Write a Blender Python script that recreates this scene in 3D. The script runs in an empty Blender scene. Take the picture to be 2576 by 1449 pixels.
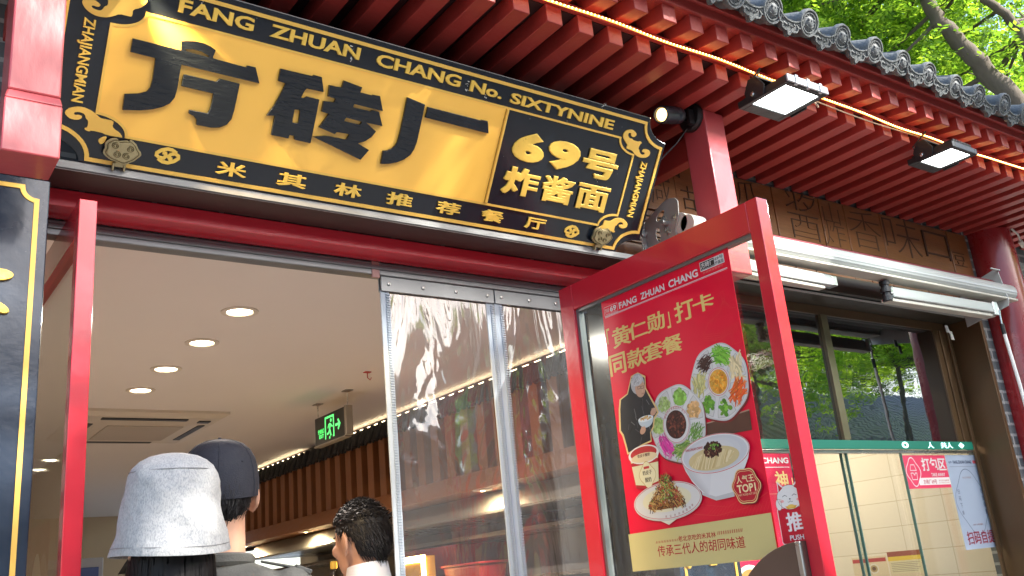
import bpy, bmesh, math, random
import numpy as np
from mathutils import Vector, Matrix
from mathutils.geometry import tessellate_polygon
R = math.radians
C = bpy.context.scene.collection
scene = bpy.context.scene
random.seed(7)
rng = np.random.default_rng(11)

# ------------------------------------------------------------------ camera
def cam_axes(yaw, pitch, roll):
    cy, sy = math.cos(yaw), math.sin(yaw)
    f = Vector((sy*math.cos(pitch), cy*math.cos(pitch), math.sin(pitch)))
    r = Vector((cy, -sy, 0)); u = r.cross(f)
    return math.cos(roll)*r + math.sin(roll)*u, -math.sin(roll)*r + math.cos(roll)*u, f
cr, cu_, cf = cam_axes(R(37.02), R(17.34), R(-5.47))
cd = bpy.data.cameras.new('camera'); cam = bpy.data.objects.new('camera', cd); C.objects.link(cam)
m = Matrix.Identity(4)
for i in range(3):
    m[i][0], m[i][1], m[i][2] = cr[i], cu_[i], -cf[i]
m[2][3] = 1.4
cam.matrix_world = m
cd.sensor_width = 36; cd.lens = 36*2342/2576; cd.clip_start = .05; cd.clip_end = 500
scene.camera = cam
# ------------------------------------------------------------------ sky, sun, exposure
SUN_EL, SUN_AZ = 36, 153
w = bpy.data.worlds.new('World'); scene.world = w; w.use_nodes = True
nt = w.node_tree; bg = nt.nodes['Background']
sky = nt.nodes.new('ShaderNodeTexSky'); sky.sky_type = 'NISHITA'; sky.sun_disc = False
sky.sun_elevation = R(SUN_EL); sky.sun_rotation = R(SUN_AZ); sky.dust_density = 2.0
nt.links.new(sky.outputs[0], bg.inputs[0]); bg.inputs[1].default_value = .15
sd = bpy.data.lights.new('sun', 'SUN'); sd.energy = 3.2; sd.angle = R(.5); sd.color = (1, .95, .86)
sun = bpy.data.objects.new('sun', sd); C.objects.link(sun); sun.location = (6, -12, 14)
az = R(SUN_AZ)
sv = Vector((math.sin(az)*math.cos(R(SUN_EL)), math.cos(az)*math.cos(R(SUN_EL)), math.sin(R(SUN_EL))))
sun.rotation_euler = sv.to_track_quat('Z', 'Y').to_euler()
scene.view_settings.view_transform = 'Standard'; scene.view_settings.look = 'None'
scene.view_settings.exposure = 1.85; scene.view_settings.gamma = 1
scene.cycles.max_bounces = 10; scene.cycles.transparent_max_bounces = 16
scene.cycles.caustics_reflective = False; scene.cycles.caustics_refractive = False
scene.cycles.sample_clamp_indirect = 6
scene.cycles.use_denoising = True

# ------------------------------------------------------------------ materials
def lin(h):
    h = h.lstrip('#'); o = []
    for i in (0, 2, 4):
        v = int(h[i:i+2], 16)/255
        o.append(v/12.92 if v <= .04045 else ((v+.055)/1.055)**2.4)
    return tuple(o)
MATS = {}
def mat(name, col, rough=.5, metal=0., var=.12, nscale=6., bump=.0, bscale=40., coat=0., spec=.5, stretch=(1,1,1), rvar=.15):
    """principled surface whose colour, gloss and relief wander a little with object-space noise"""
    if name in MATS: return MATS[name]
    if isinstance(col, str): col = lin(col)
    M = bpy.data.materials.new(name); M.use_nodes = True; n = M.node_tree.nodes; L = M.node_tree.links
    b = n['Principled BSDF']; b.inputs['Roughness'].default_value = rough; b.inputs['Metallic'].default_value = metal
    b.inputs['Coat Weight'].default_value = coat; b.inputs['Coat Roughness'].default_value = .08
    b.inputs['Specular IOR Level'].default_value = spec
    tc = n.new('ShaderNodeTexCoord'); mp = n.new('ShaderNodeMapping'); mp.inputs['Scale'].default_value = stretch
    L.new(tc.outputs['Object'], mp.inputs[0])
    nz = n.new('ShaderNodeTexNoise'); nz.inputs['Scale'].default_value = nscale; nz.inputs['Detail'].default_value = 6
    nz.inputs['Roughness'].default_value = .65
    L.new(mp.outputs[0], nz.inputs['Vector'])
    mx = n.new('ShaderNodeMix'); mx.data_type = 'RGBA'
    mx.inputs['A'].default_value = tuple(c*(1-var) for c in col)+(1,)
    mx.inputs['B'].default_value = tuple(min(1, c*(1+var)) for c in col)+(1,)
    L.new(nz.outputs['Fac'], mx.inputs['Factor']); L.new(mx.outputs['Result'], b.inputs['Base Color'])
    mr = n.new('ShaderNodeMapRange'); mr.inputs['From Min'].default_value = .3; mr.inputs['From Max'].default_value = .7
    mr.inputs['To Min'].default_value = max(.02, rough*(1-rvar)); mr.inputs['To Max'].default_value = min(1, rough*(1+rvar))
    L.new(nz.outputs['Fac'], mr.inputs['Value']); L.new(mr.outputs[0], b.inputs['Roughness'])
    if bump:
        n2 = n.new('ShaderNodeTexNoise'); n2.inputs['Scale'].default_value = bscale; n2.inputs['Detail'].default_value = 5
        L.new(mp.outputs[0], n2.inputs['Vector'])
        bp = n.new('ShaderNodeBump'); bp.inputs['Strength'].default_value = bump; bp.inputs['Distance'].default_value = .01
        L.new(n2.outputs['Fac'], bp.inputs['Height']); L.new(bp.outputs[0], b.inputs['Normal'])
    MATS[name] = M; return M
def emit(name, col, s):
    if name in MATS: return MATS[name]
    M = bpy.data.materials.new(name); M.use_nodes = True; b = M.node_tree.nodes['Principled BSDF']
    b.inputs['Base Color'].default_value = tuple(col)+(1,); b.inputs['Emission Color'].default_value = tuple(col)+(1,)
    b.inputs['Emission Strength'].default_value = s
    MATS[name] = M; return M
def glass(name, tint=(.9,.95,.92), gain=1.6, bump=0., bscale=(3,3,3), rough=.02, dark=None, milky=0.):
    """thin sheet: straight-through transmission plus a Fresnel mirror; dark = tinted body behind the shine"""
    if name in MATS: return MATS[name]
    M = bpy.data.materials.new(name); M.use_nodes = True; n = M.node_tree.nodes; L = M.node_tree.links
    n.remove(n['Principled BSDF']); out = n['Material Output']
    fr = n.new('ShaderNodeFresnel'); ge = n.new('ShaderNodeNewGeometry'); io = n.new('ShaderNodeMapRange')
    io.inputs['To Min'].default_value = 1.5; io.inputs['To Max'].default_value = 1/1.5      # same shine from either side of the sheet
    L.new(ge.outputs['Backfacing'], io.inputs['Value']); L.new(io.outputs[0], fr.inputs[0])
    mu = n.new('ShaderNodeMath'); mu.operation = 'MULTIPLY'; mu.use_clamp = True; mu.inputs[1].default_value = gain
    gl = n.new('ShaderNodeBsdfGlossy'); gl.inputs['Roughness'].default_value = rough
    mix = n.new('ShaderNodeMixShader'); L.new(fr.outputs[0], mu.inputs[0]); L.new(mu.outputs[0], mix.inputs[0])
    if dark:
        tr = n.new('ShaderNodeBsdfDiffuse'); tr.inputs[0].default_value = tuple(dark)+(1,)
    else:
        tr = n.new('ShaderNodeBsdfTransparent'); tr.inputs[0].default_value = tuple(tint)+(1,)
    if milky:                                   # plastic gone slightly cloudy
        df = n.new('ShaderNodeBsdfTranslucent'); df.inputs[0].default_value = (.85,.86,.88,1); m2 = n.new('ShaderNodeMixShader'); m2.inputs[0].default_value = milky
        d2 = n.new('ShaderNodeBsdfDiffuse'); d2.inputs[0].default_value = (.85,.86,.88,1); m3 = n.new('ShaderNodeMixShader'); m3.inputs[0].default_value = .5; L.new(df.outputs[0], m3.inputs[1]); L.new(d2.outputs[0], m3.inputs[2])
        L.new(tr.outputs[0], m2.inputs[1]); L.new(m3.outputs[0], m2.inputs[2]); tr = m2
    L.new(tr.outputs[0], mix.inputs[1]); L.new(gl.outputs[0], mix.inputs[2]); L.new(mix.outputs[0], out.inputs[0])
    if bump:
        tc = n.new('ShaderNodeTexCoord'); mp = n.new('ShaderNodeMapping'); mp.inputs['Scale'].default_value = bscale
        nz = n.new('ShaderNodeTexNoise'); nz.inputs['Scale'].default_value = 1; nz.inputs['Detail'].default_value = 3; nz.inputs['Distortion'].default_value = 1.2
        bp = n.new('ShaderNodeBump'); bp.inputs['Strength'].default_value = bump; bp.inputs['Distance'].default_value = .05
        L.new(tc.outputs['Object'], mp.inputs[0]); L.new(mp.outputs[0], nz.inputs['Vector']); L.new(nz.outputs['Fac'], bp.inputs['Height'])
        L.new(bp.outputs[0], gl.inputs['Normal']); L.new(bp.outputs[0], fr.inputs['Normal'])
    MATS[name] = M; return M
def printmat(name, rough=.35):
    """printed sheet: inks come from the mesh's colour attribute"""
    if name in MATS: return MATS[name]
    M = bpy.data.materials.new(name); M.use_nodes = True; n = M.node_tree.nodes; L = M.node_tree.links
    b = n['Principled BSDF']; b.inputs['Roughness'].default_value = rough
    a = n.new('ShaderNodeAttribute'); a.attribute_name = 'Col'; L.new(a.outputs['Color'], b.inputs['Base Color'])
    MATS[name] = M; return M
def leafmat(name, cols):
    if name in MATS: return MATS[name]
    M = bpy.data.materials.new(name); M.use_nodes = True; n = M.node_tree.nodes; L = M.node_tree.links
    n.remove(n['Principled BSDF']); out = n['Material Output']
    g = n.new('ShaderNodeNewGeometry'); rp = n.new('ShaderNodeValToRGB')
    rp.color_ramp.elements[0].color = cols[0]+(1,); rp.color_ramp.elements[1].color = cols[2]+(1,)
    e = rp.color_ramp.elements.new(.5); e.color = cols[1]+(1,)
    L.new(g.outputs['Random Per Island'], rp.inputs[0])
    d = n.new('ShaderNodeBsdfPrincipled'); d.inputs['Roughness'].default_value = .45
    t = n.new('ShaderNodeBsdfTranslucent')
    hs = n.new('ShaderNodeHueSaturation'); hs.inputs['Value'].default_value = 2.9; hs.inputs['Hue'].default_value = .48
    L.new(rp.outputs[0], hs.inputs['Color']); L.new(rp.outputs[0], d.inputs['Base Color']); L.new(hs.outputs[0], t.inputs[0])
    mx = n.new('ShaderNodeMixShader'); mx.inputs[0].default_value = .5
    L.new(d.outputs[0], mx.inputs[1]); L.new(t.outputs[0], mx.inputs[2]); L.new(mx.outputs[0], out.inputs[0])
    MATS[name] = M; return M

# ------------------------------------------------------------------ mesh helpers
WLOC = {}
def wl(o): return WLOC.get(o.name, Vector((0,0,0)))
def setp(o, label=None, cat=None, group=None, kind=None):
    if label: o['label'] = label
    if cat: o['category'] = cat
    if group: o['group'] = group
    if kind: o['kind'] = kind
    return o
def thing(name, label, cat, loc, group=None):
    o = bpy.data.objects.new(name, None); C.objects.link(o); o.location = loc; o.empty_display_size = .1
    WLOC[o.name] = Vector(loc); return setp(o, label, cat, group)
class MB:
    def __init__(s): s.v = []; s.f = []; s.mi = []; s.col = []
    def add(s, vs, fs, mi=0, col=None):
        o = len(s.v); s.v += [tuple(v) for v in vs]
        for f in fs: s.f.append(tuple(i+o for i in f)); s.mi.append(mi); s.col.append(col)
        return s
    def box(s, x0, x1, y0, y1, z0, z1, mi=0, col=None):
        return s.hexa([(x0,y0,z0),(x1,y0,z0),(x1,y1,z0),(x0,y1,z0),(x0,y0,z1),(x1,y0,z1),(x1,y1,z1),(x0,y1,z1)], mi, col)
    def hexa(s, p, mi=0, col=None):
        return s.add(p, [(0,3,2,1),(4,5,6,7),(0,1,5,4),(1,2,6,5),(2,3,7,6),(3,0,4,7)], mi, col)
    def prism(s, loops, fr, d0, d1, mi=0, col=None, front=True):
        """loops: outer then holes (2-D), extruded from depth d0 to d1 along the frame normal"""
        if loops and not isinstance(loops[0][0], (tuple, list)): loops = [loops]
        flat = [p for l in loops for p in l]
        tris = tessellate_polygon([[Vector((p[0], p[1], 0)) for p in l] for l in loops])
        O, ex, ey, nn = fr; n = len(flat)
        P = lambda p, d: O + ex*p[0] + ey*p[1] + nn*d
        vs = [P(p, d1) for p in flat]
        fs = []
        for t in tris:
            a, b, c = [flat[i] for i in t]
            ar = (b[0]-a[0])*(c[1]-a[1])-(b[1]-a[1])*(c[0]-a[0])
            fs.append(tuple(t) if ar > 0 else tuple(reversed(t)))
        if d0 != d1:
            vs += [P(p, d0) for p in flat]; fs2 = [tuple(i+n for i in reversed(f)) for f in fs]; o = 0
            for l in loops:
                k = len(l); A = sum(l[i][0]*l[(i+1)%k][1]-l[(i+1)%k][0]*l[i][1] for i in range(k))
                hole = l is not loops[0]
                for i in range(k):
                    a, b = o+i, o+(i+1) % k
                    q = (a+n, b+n, b, a)
                    fs2.append(q if (A > 0) != hole else tuple(reversed(q)))
                o += k
            fs += fs2
        return s.add(vs, fs, mi, col)
    def tube(s, pts, rad, n=8, mi=0, cap=True, col=None):
        pts = [Vector(p) for p in pts]; k = len(pts)
        if not isinstance(rad, (list, tuple)): rad = [rad]*k
        vs = []; fs = []; up = None
        for i in range(k):
            t = (pts[min(i+1, k-1)]-pts[max(i-1, 0)]); t = t.normalized() if t.length > 1e-9 else Vector((0,0,1))
            if up is None: up = t.orthogonal().normalized()
            a = (up - t*up.dot(t)); a = a.normalized() if a.length > 1e-6 else t.orthogonal().normalized()
            up = a; b = t.cross(a)
            for j in range(n):
                th = 2*math.pi*j/n; vs.append(pts[i]+(a*math.cos(th)+b*math.sin(th))*rad[i])
        for i in range(k-1):
            for j in range(n):
                a = i*n+j; b = i*n+(j+1) % n; fs.append((a, b, b+n, a+n))
        if cap: fs += [tuple(reversed(range(n))), tuple(range((k-1)*n, k*n))]
        return s.add(vs, fs, mi, col)
    def lathe(s, prof, fr, n=24, mi=0, col=None):
        """prof: (radius, depth) pairs round the frame normal"""
        O, ex, ey, nn = fr; vs = []; fs = []
        for r, d in prof:
            for j in range(n):
                th = 2*math.pi*j/n; vs.append(O+ex*(r*math.cos(th))+ey*(r*math.sin(th))+nn*d)
        for i in range(len(prof)-1):
            for j in range(n):
                a = i*n+j; b = i*n+(j+1) % n; fs.append((a, b, b+n, a+n))
        if prof[0][0] > 1e-6: fs.append(tuple(reversed(range(n))))
        if prof[-1][0] > 1e-6: fs.append(tuple(range((len(prof)-1)*n, len(prof)*n)))
        return s.add(vs, fs, mi, col)
    def ball(s, c, r, n=12, mi=0, col=None, rot=None):
        if not isinstance(r, (tuple, list)): r = (r, r, r)
        c = Vector(c); vs = []; fs = []; m = max(4, n//2)
        for i in range(m+1):
            ph = math.pi*i/m
            for j in range(n):
                th = 2*math.pi*j/n
                p = Vector((r[0]*math.sin(ph)*math.cos(th), r[1]*math.sin(ph)*math.sin(th), r[2]*math.cos(ph)))
                if rot: p = rot @ p
                vs.append(c+p)
        for i in range(m):
            for j in range(n):
                a = i*n+j; b = i*n+(j+1) % n; fs.append((a, a+n, b+n, b))
        return s.add(vs, fs, mi, col)
    def ribbon(s, pts, wd, fr, d0, d1, mi=0, closed=False, col=None):
        """flat band of given width along a 2-D path"""
        k = len(pts); L = []; Rr = []
        for i in range(k):
            a = pts[(i-1) % k] if (closed or i > 0) else pts[i]; b = pts[(i+1) % k] if (closed or i < k-1) else pts[i]
            p = pts[i]
            def nrm(u, v):
                dx, dy = v[0]-u[0], v[1]-u[1]; l = math.hypot(dx, dy) or 1; return (-dy/l, dx/l)
            n1 = nrm(a, p) if a != p else nrm(p, b); n2 = nrm(p, b) if b != p else n1
            mx, my = n1[0]+n2[0], n1[1]+n2[1]; q = mx*n1[0]+my*n1[1]; q = max(q, .5)
            h = wd/2/q*1.0
            L.append((p[0]+mx*h, p[1]+my*h)); Rr.append((p[0]-mx*h, p[1]-my*h))
        for i in range(k if closed else k-1):
            j = (i+1) % k
            s.prism([[Rr[i], Rr[j], L[j], L[i]]], fr, d0, d1, mi, col)
        return s
    def text(s, body, box, fr, d0, d1, mi=0, col=None, bold=0., bevel=0., rot=False, keep=False, shear=0.):
        cjk = any(ord(c) > 0x2000 for c in body); sh = [(0,0)]
        if bold > 0 and cjk:                      # weight comes from shifted copies: dense glyphs survive
            b = bold*.9; sh = [(-b,-b*.5),(b,b*.5),(-b,b*.5),(b,-b*.5)]; bold = .004
        vs, fs = glyphs(body, bold, bevel, d1-d0 > 0, shear)
        if not len(vs): return s
        if len(sh) > 1:
            n0 = len(vs); vs = np.concatenate([vs+np.array([a, b_, 0]) for a, b_ in sh]); fs = [tuple(i+n0*k for i in f) for k in range(len(sh)) for f in fs]; step = .00006
        mn = vs.min(0); mxx = vs.max(0); sz = np.maximum(mxx-mn, 1e-6); x0, y0, x1, y1 = box
        q = (vs-mn)/sz; O, ex, ey, nn = fr
        lift = np.repeat(np.arange(len(sh))*.00007, len(vs)//len(sh))
        W, H = x1-x0, y1-y0
        if keep:
            asp = sz[0]/sz[1]
            if W/H > asp: x0 += (W-H*asp)/2; W = H*asp
            else: y0 += (H-W/asp)/2; H = W/asp
        if rot: P = [O+ex*(x0+b*W)+ey*(y0+(1-a)*H)+nn*(d0+c*(d1-d0)+l) for (a, b, c), l in zip(q, lift)]
        else: P = [O+ex*(x0+a*W)+ey*(y0+b*H)+nn*(d0+c*(d1-d0)+l) for (a, b, c), l in zip(q, lift)]
        return s.add(P, fs, mi, col)
    def build(s, name, mats, parent=None, smooth=False, bevel=0., label=None, cat=None, group=None, kind=None, angle=35):
        me = bpy.data.meshes.new(name)
        base = wl(parent) if parent else None
        V = s.v
        if base is None and V:
            a = np.array(V); lo = a.min(0); hi = a.max(0); base = Vector(((lo[0]+hi[0])/2, (lo[1]+hi[1])/2, lo[2])); own = base
        else: own = Vector((0,0,0))
        me.from_pydata([tuple(Vector(v)-base) for v in V], [], s.f)
        if not isinstance(mats, (list, tuple)): mats = [mats]
        for M in mats: me.materials.append(M)
        if len(mats) > 1: me.polygons.foreach_set('material_index', s.mi)
        if any(c is not None for c in s.col):
            at = me.color_attributes.new('Col', 'FLOAT_COLOR', 'CORNER'); buf = []
            for p, c in zip(me.polygons, s.col): buf += list((c or (1,1,1))+(1,))*p.loop_total
            at.data.foreach_set('color', buf)
        if smooth:
            me.polygons.foreach_set('use_smooth', [True]*len(me.polygons)); me.set_sharp_from_angle(angle=R(angle))
        me.update(); me.validate()
        o = bpy.data.objects.new(name, me); C.objects.link(o)
        if parent: o.parent = parent; WLOC[o.name] = base.copy()
        else: o.location = own; WLOC[o.name] = own
        if bevel:
            b = o.modifiers.new('bevel', 'BEVEL'); b.width = bevel; b.segments = 2; b.limit_method = 'ANGLE'; b.angle_limit = R(40)
        return setp(o, label, cat, group, kind)
GC = {}
def glyphs(body, bold, bevel, thick, shear=0.):
    key = (body, bold, bevel, thick, shear)
    if key in GC: return GC[key]
    cu = bpy.data.curves.new('lettering', 'FONT'); cu.body = body; cu.offset = bold; cu.shear = shear
    cu.resolution_u = 4 if len(body) < 4 else 3
    if thick: cu.extrude = .05; cu.bevel_depth = bevel; cu.bevel_resolution = 0
    ob = bpy.data.objects.new('lettering', cu); C.objects.link(ob)
    dg = bpy.context.evaluated_depsgraph_get(); dg.update()
    me = bpy.data.meshes.new_from_object(ob.evaluated_get(dg))
    vs = np.array([v.co[:] for v in me.vertices]).reshape(-1, 3); fs = [tuple(p.vertices) for p in me.polygons]
    bpy.data.objects.remove(ob); bpy.data.curves.remove(cu); bpy.data.meshes.remove(me)
    GC[key] = (vs, fs); return GC[key]
def dup(o, off=(0,0,0), label=None, group=None):
    """copy a thing or part with everything under it"""
    c = o.copy(); C.objects.link(c); c.location = o.location+Vector(off)
    if label: c['label'] = label
    if group: c['group'] = group
    for ch in o.children:
        d = ch.copy(); C.objects.link(d); d.parent = c
        for g in ch.children:
            e = g.copy(); C.objects.link(e); e.parent = d
    return c
X, Y, Z = Vector((1,0,0)), Vector((0,1,0)), Vector((0,0,1))
def FRY(y): return (Vector((0, y, 0)), X, Z, -Y)          # a plane facing the street
def frame(O, ex, ey): ex = Vector(ex).normalized(); ey = Vector(ey).normalized(); return (Vector(O), ex, ey, ex.cross(ey))
def circ(cx, cy, rx, ry=None, n=24, a0=0, a1=360, rot=0.):
    ry = rx if ry is None else ry; o = []
    full = abs(a1-a0) >= 360
    for i in range(n if full else n+1):
        t = R(a0+(a1-a0)*i/n); x, y = rx*math.cos(t), ry*math.sin(t); c, s_ = math.cos(rot), math.sin(rot)
        o.append((cx+x*c-y*s_, cy+x*s_+y*c))
    return o
def notch_rect(x0, x1, y0, y1, r, ry=None, n=8):
    """rectangle with concave quarter-round corners, counter-clockwise"""
    ry = ry or r; o = []
    o += circ(x0, y0, r, ry, n, 90, 0); o += circ(x1, y0, r, ry, n, 180, 90)
    o += circ(x1, y1, r, ry, n, 270, 180); o += circ(x0, y1, r, ry, n, 360, 270)
    return o
def smooth2(pts, it=1):
    for _ in range(it):
        o = []
        for i in range(len(pts)):
            a, b = pts[i], pts[(i+1) % len(pts)]
            o += [(a[0]*.75+b[0]*.25, a[1]*.75+b[1]*.25), (a[0]*.25+b[0]*.75, a[1]*.25+b[1]*.75)]
        pts = o
    return pts
def lamp(name, kind, loc, energy, col=(1,1,1), size=.1, direction=None, spot=None, blend=.5):
    l = bpy.data.lights.new(name, kind); l.energy = energy; l.color = col
    if kind == 'AREA': l.shape = 'DISK'; l.size = size
    else: l.shadow_soft_size = size
    if spot: l.spot_size = R(spot); l.spot_blend = blend
    o = bpy.data.objects.new(name, l); C.objects.link(o); o.location = loc
    if direction: o.rotation_euler = Vector(direction).to_track_quat('-Z', 'Y').to_euler()
    return o

# ------------------------------------------------------------------ palette
red = mat('eave_red_paint', (.33,.037,.031), .42, var=.22, nscale=9, bump=.12, bscale=60)
darkred = mat('soffit_shade_red', (.032,.008,.009), .55, var=.25, nscale=8)  # near-black board colour carries the shade between the rafters
postred = mat('post_red_paint', (.46,.070,.078), .34, var=.16, nscale=11, bump=.12, bscale=30, stretch=(1,1,.45), coat=.3)  # red lifted toward pink on both posts alike
doorred = mat('door_red_enamel', (.55,.018,.034), .22, var=.08, nscale=5, bump=.05, bscale=30, coat=.5)
colred = mat('column_red_lacquer', (.27,.016,.020), .28, var=.2, nscale=5, bump=.1, bscale=25, coat=.4)
black = mat('black_lacquer', (.007,.010,.016), .22, var=.35, nscale=5, bump=.05, bscale=35, coat=.12, spec=.4)
blackraw = mat('black_brushed_lacquer', (.008,.011,.016), .24, var=.4, nscale=12, bump=.3, bscale=24, stretch=(1,1,5), coat=.12, spec=.4)
skylac = mat('sky_sheen_lacquer', (.016,.026,.046), .26, var=.3, nscale=5, bump=.08, bscale=35, coat=.3)  # black lacquer with the blue sky reflection mixed into its base colour
yellow = mat('sign_yellow_lacquer', (.95,.53,.085), .32, var=.05, nscale=3, bump=.03, bscale=20, coat=.3)
gold = mat('gold_leaf_paint', (.86,.56,.10), .32, metal=.30, var=.12, nscale=30, bump=.1, bscale=90)
goldlite = mat('gold_line_paint', (.82,.50,.10), .36, metal=.25, var=.08, nscale=20)
brass = mat('aged_brass', (.36,.30,.17), .38, metal=.8, var=.25, nscale=20, bump=.2, bscale=60)
alu = mat('ledge_aluminium', (.20,.20,.20), .5, metal=.35, var=.12, nscale=5, bump=.06, bscale=40, stretch=(.3,4,4))
galv = mat('galvanised_steel', (.40,.38,.34), .42, metal=.5, var=.3, nscale=9, bump=.1, bscale=30)
track = mat('grey_door_track', (.20,.21,.215), .36, metal=.5, var=.1, nscale=6)
soffdark = mat('dark_brown_soffit', (.038,.018,.016), .45, var=.2, nscale=6)
tileg = mat('grey_clay_tile', (.115,.125,.13), .62, var=.4, nscale=14, bump=.5, bscale=70)
wood = mat('carved_wood', (.21,.078,.023), .36, var=.6, nscale=5, bump=.2, bscale=30, stretch=(.5,1,3.5), coat=.15)
woodgroove = mat('carved_stroke', (.055,.020,.009), .6, var=.3, nscale=10)
slatwood = mat('slat_wood', (.24,.090,.030), .5, var=.35, nscale=5, bump=.15, bscale=30, stretch=(3,3,.4))
bronze = mat('bronze_window_frame', (.115,.068,.032), .34, metal=.4, var=.2, nscale=7, stretch=(1,1,.3))
bronzelt = mat('champagne_window_frame', (.18,.155,.09), .34, metal=.6, var=.1, nscale=7)
lintel = mat('bronze_lintel', (.085,.075,.06), .4, metal=.6, var=.2, nscale=7)
plaster = mat('ceiling_plaster', (.80,.755,.73), .75, var=.04, nscale=2, bump=.02, bscale=6)
white = mat('white_plastic', (.78,.78,.76), .4, var=.05, nscale=8)
awnw = mat('awning_white_enamel', (.40,.42,.41), .33, var=.1, nscale=9, coat=.2, stretch=(.2,3,3))
awncloth = mat('awning_red_cloth', (.17,.025,.035), .8, var=.25, nscale=20)
blackm = mat('black_cast_metal', (.018,.018,.020), .42, metal=.2, var=.3, nscale=15, bump=.15, bscale=60)
rubber = mat('black_rubber', (.015,.015,.016), .6, var=.2, nscale=10)
steel = mat('stainless_steel', (.52,.52,.50), .28, metal=.9, var=.1, nscale=5, stretch=(.3,.3,4))
brick = None
clear = glass('clear_glass', (.93,.97,.95), 1.5)
pvc = glass('clear_pvc', (.92,.93,.94), 2.8, bump=.85, bscale=(4.2,4.2,1.2), rough=.035, milky=.08)
darkglass = glass('dark_tinted_glass', gain=4.2, dark=(.006,.008,.010), rough=.012, bump=.02, bscale=(2,2,2))
zipgrey = mat('grey_zip_tape', (.40,.46,.52), .5, var=.1, nscale=20)
zipdark = mat('black_zip_tape', (.02,.022,.026), .5, var=.2, nscale=20)
printm = printmat('printed_sheet', .32)
skin = mat('skin', (.58,.32,.21), .5, var=.1, nscale=12)
skinlt = mat('pale_skin', (.66,.40,.28), .5, var=.08, nscale=12)
hairm = mat('black_hair', (.010,.009,.010), .52, var=.4, nscale=30, spec=.25)
BIG=[[[[0.5398,0.3543],[0.6672,0.3541],[0.6635,0.3781],[0.6787,0.3833],[0.6998,0.3873],[0.7238,0.3874],[0.7426,0.384],[0.7582,0.3768],[0.754,0.3554],[0.7575,0.3532],[0.8518,0.3512],[0.8539,0.3569],[0.8774,0.3574],[0.8973,0.315],[0.6739,0.316],[0.674,0.2874],[0.6748,0.2512],[0.6722,0.2243],[0.6626,0.2059],[0.6454,0.192],[0.6203,0.1795],[0.5893,0.1698],[0.5444,0.1615],[0.543,0.205],[0.5781,0.2143],[0.5975,0.2237],[0.6048,0.2373],[0.6068,0.2597],[0.6048,0.3168],[0.5396,0.3178]],[[0.6751,0.359],[0.696,0.3643],[0.7221,0.3637],[0.7445,0.3571],[0.7432,0.3531],[0.6809,0.3545]]],[[[0.685,0.2921],[0.776,0.2925],[0.7834,0.3025],[0.8423,0.3019],[0.841,0.2259],[0.8379,0.1977],[0.8267,0.1784],[0.8079,0.1665],[0.7858,0.1616],[0.743,0.1612],[0.7417,0.1755],[0.7324,0.1839],[0.717,0.1889],[0.7165,0.1991],[0.7684,0.1999],[0.7725,0.2112],[0.7741,0.2303],[0.7739,0.2572],[0.684,0.2584]]],[[[0.9503,0.3712],[1.0509,0.3726],[1.0534,0.3769],[1.0793,0.376],[1.0949,0.3339],[1.0399,0.3324],[1.0349,0.3236],[1.029,0.3027],[1.0369,0.3033],[1.0458,0.3103],[1.0861,0.3098],[1.0867,0.1987],[1.0859,0.175],[1.034,0.176],[1.0311,0.1865],[1.0156,0.1867],[1.0156,0.1757],[0.9613,0.1758],[0.9607,0.2334],[0.9361,0.2287],[0.9533,0.2643],[0.9657,0.3015],[0.9739,0.3325],[0.9505,0.3346]],[[1.0162,0.2638],[1.0322,0.2661],[1.034,0.2599],[1.0356,0.2283],[1.0327,0.2255],[1.0173,0.2256]]],[[[1.1079,0.3585],[1.1481,0.3603],[1.1504,0.3824],[1.2124,0.3761],[1.2105,0.3599],[1.253,0.3592],[1.2537,0.3617],[1.2774,0.3631],[1.298,0.3198],[1.1987,0.3205],[1.1963,0.3127],[1.1987,0.3098],[1.2597,0.31],[1.2611,0.3148],[1.2852,0.3147],[1.3073,0.2737],[1.2508,0.273],[1.2897,0.2532],[1.279,0.2336],[1.2604,0.216],[1.2379,0.2047],[1.2797,0.1912],[1.2581,0.1558],[1.0896,0.1964],[1.1272,0.2068],[1.1654,0.2087],[1.1973,0.2082],[1.2047,0.2246],[1.1992,0.2269],[1.1617,0.225],[1.1561,0.2178],[1.1024,0.2276],[1.1244,0.2736],[1.1,0.2762],[1.1,0.3085],[1.1339,0.3115],[1.1366,0.321],[1.1336,0.3236],[1.1108,0.3241]],[[1.1824,0.274],[1.2345,0.273],[1.2364,0.27],[1.232,0.2622],[1.1788,0.2626],[1.1779,0.2669]]],[[[1.3716,0.3804],[1.439,0.3711],[1.44,0.3071],[1.4398,0.247],[1.4358,0.2225],[1.4264,0.2024],[1.4085,0.1844],[1.3837,0.1698],[1.3578,0.1605],[1.3302,0.1555],[1.3288,0.1984],[1.3418,0.2018],[1.3575,0.2111],[1.3676,0.223],[1.3715,0.2354],[1.3733,0.261],[1.3731,0.3183]]],[[[1.4506,0.3664],[1.6573,0.3651],[1.661,0.3678],[1.6845,0.368],[1.6992,0.3283],[1.4504,0.331]]]]
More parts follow.
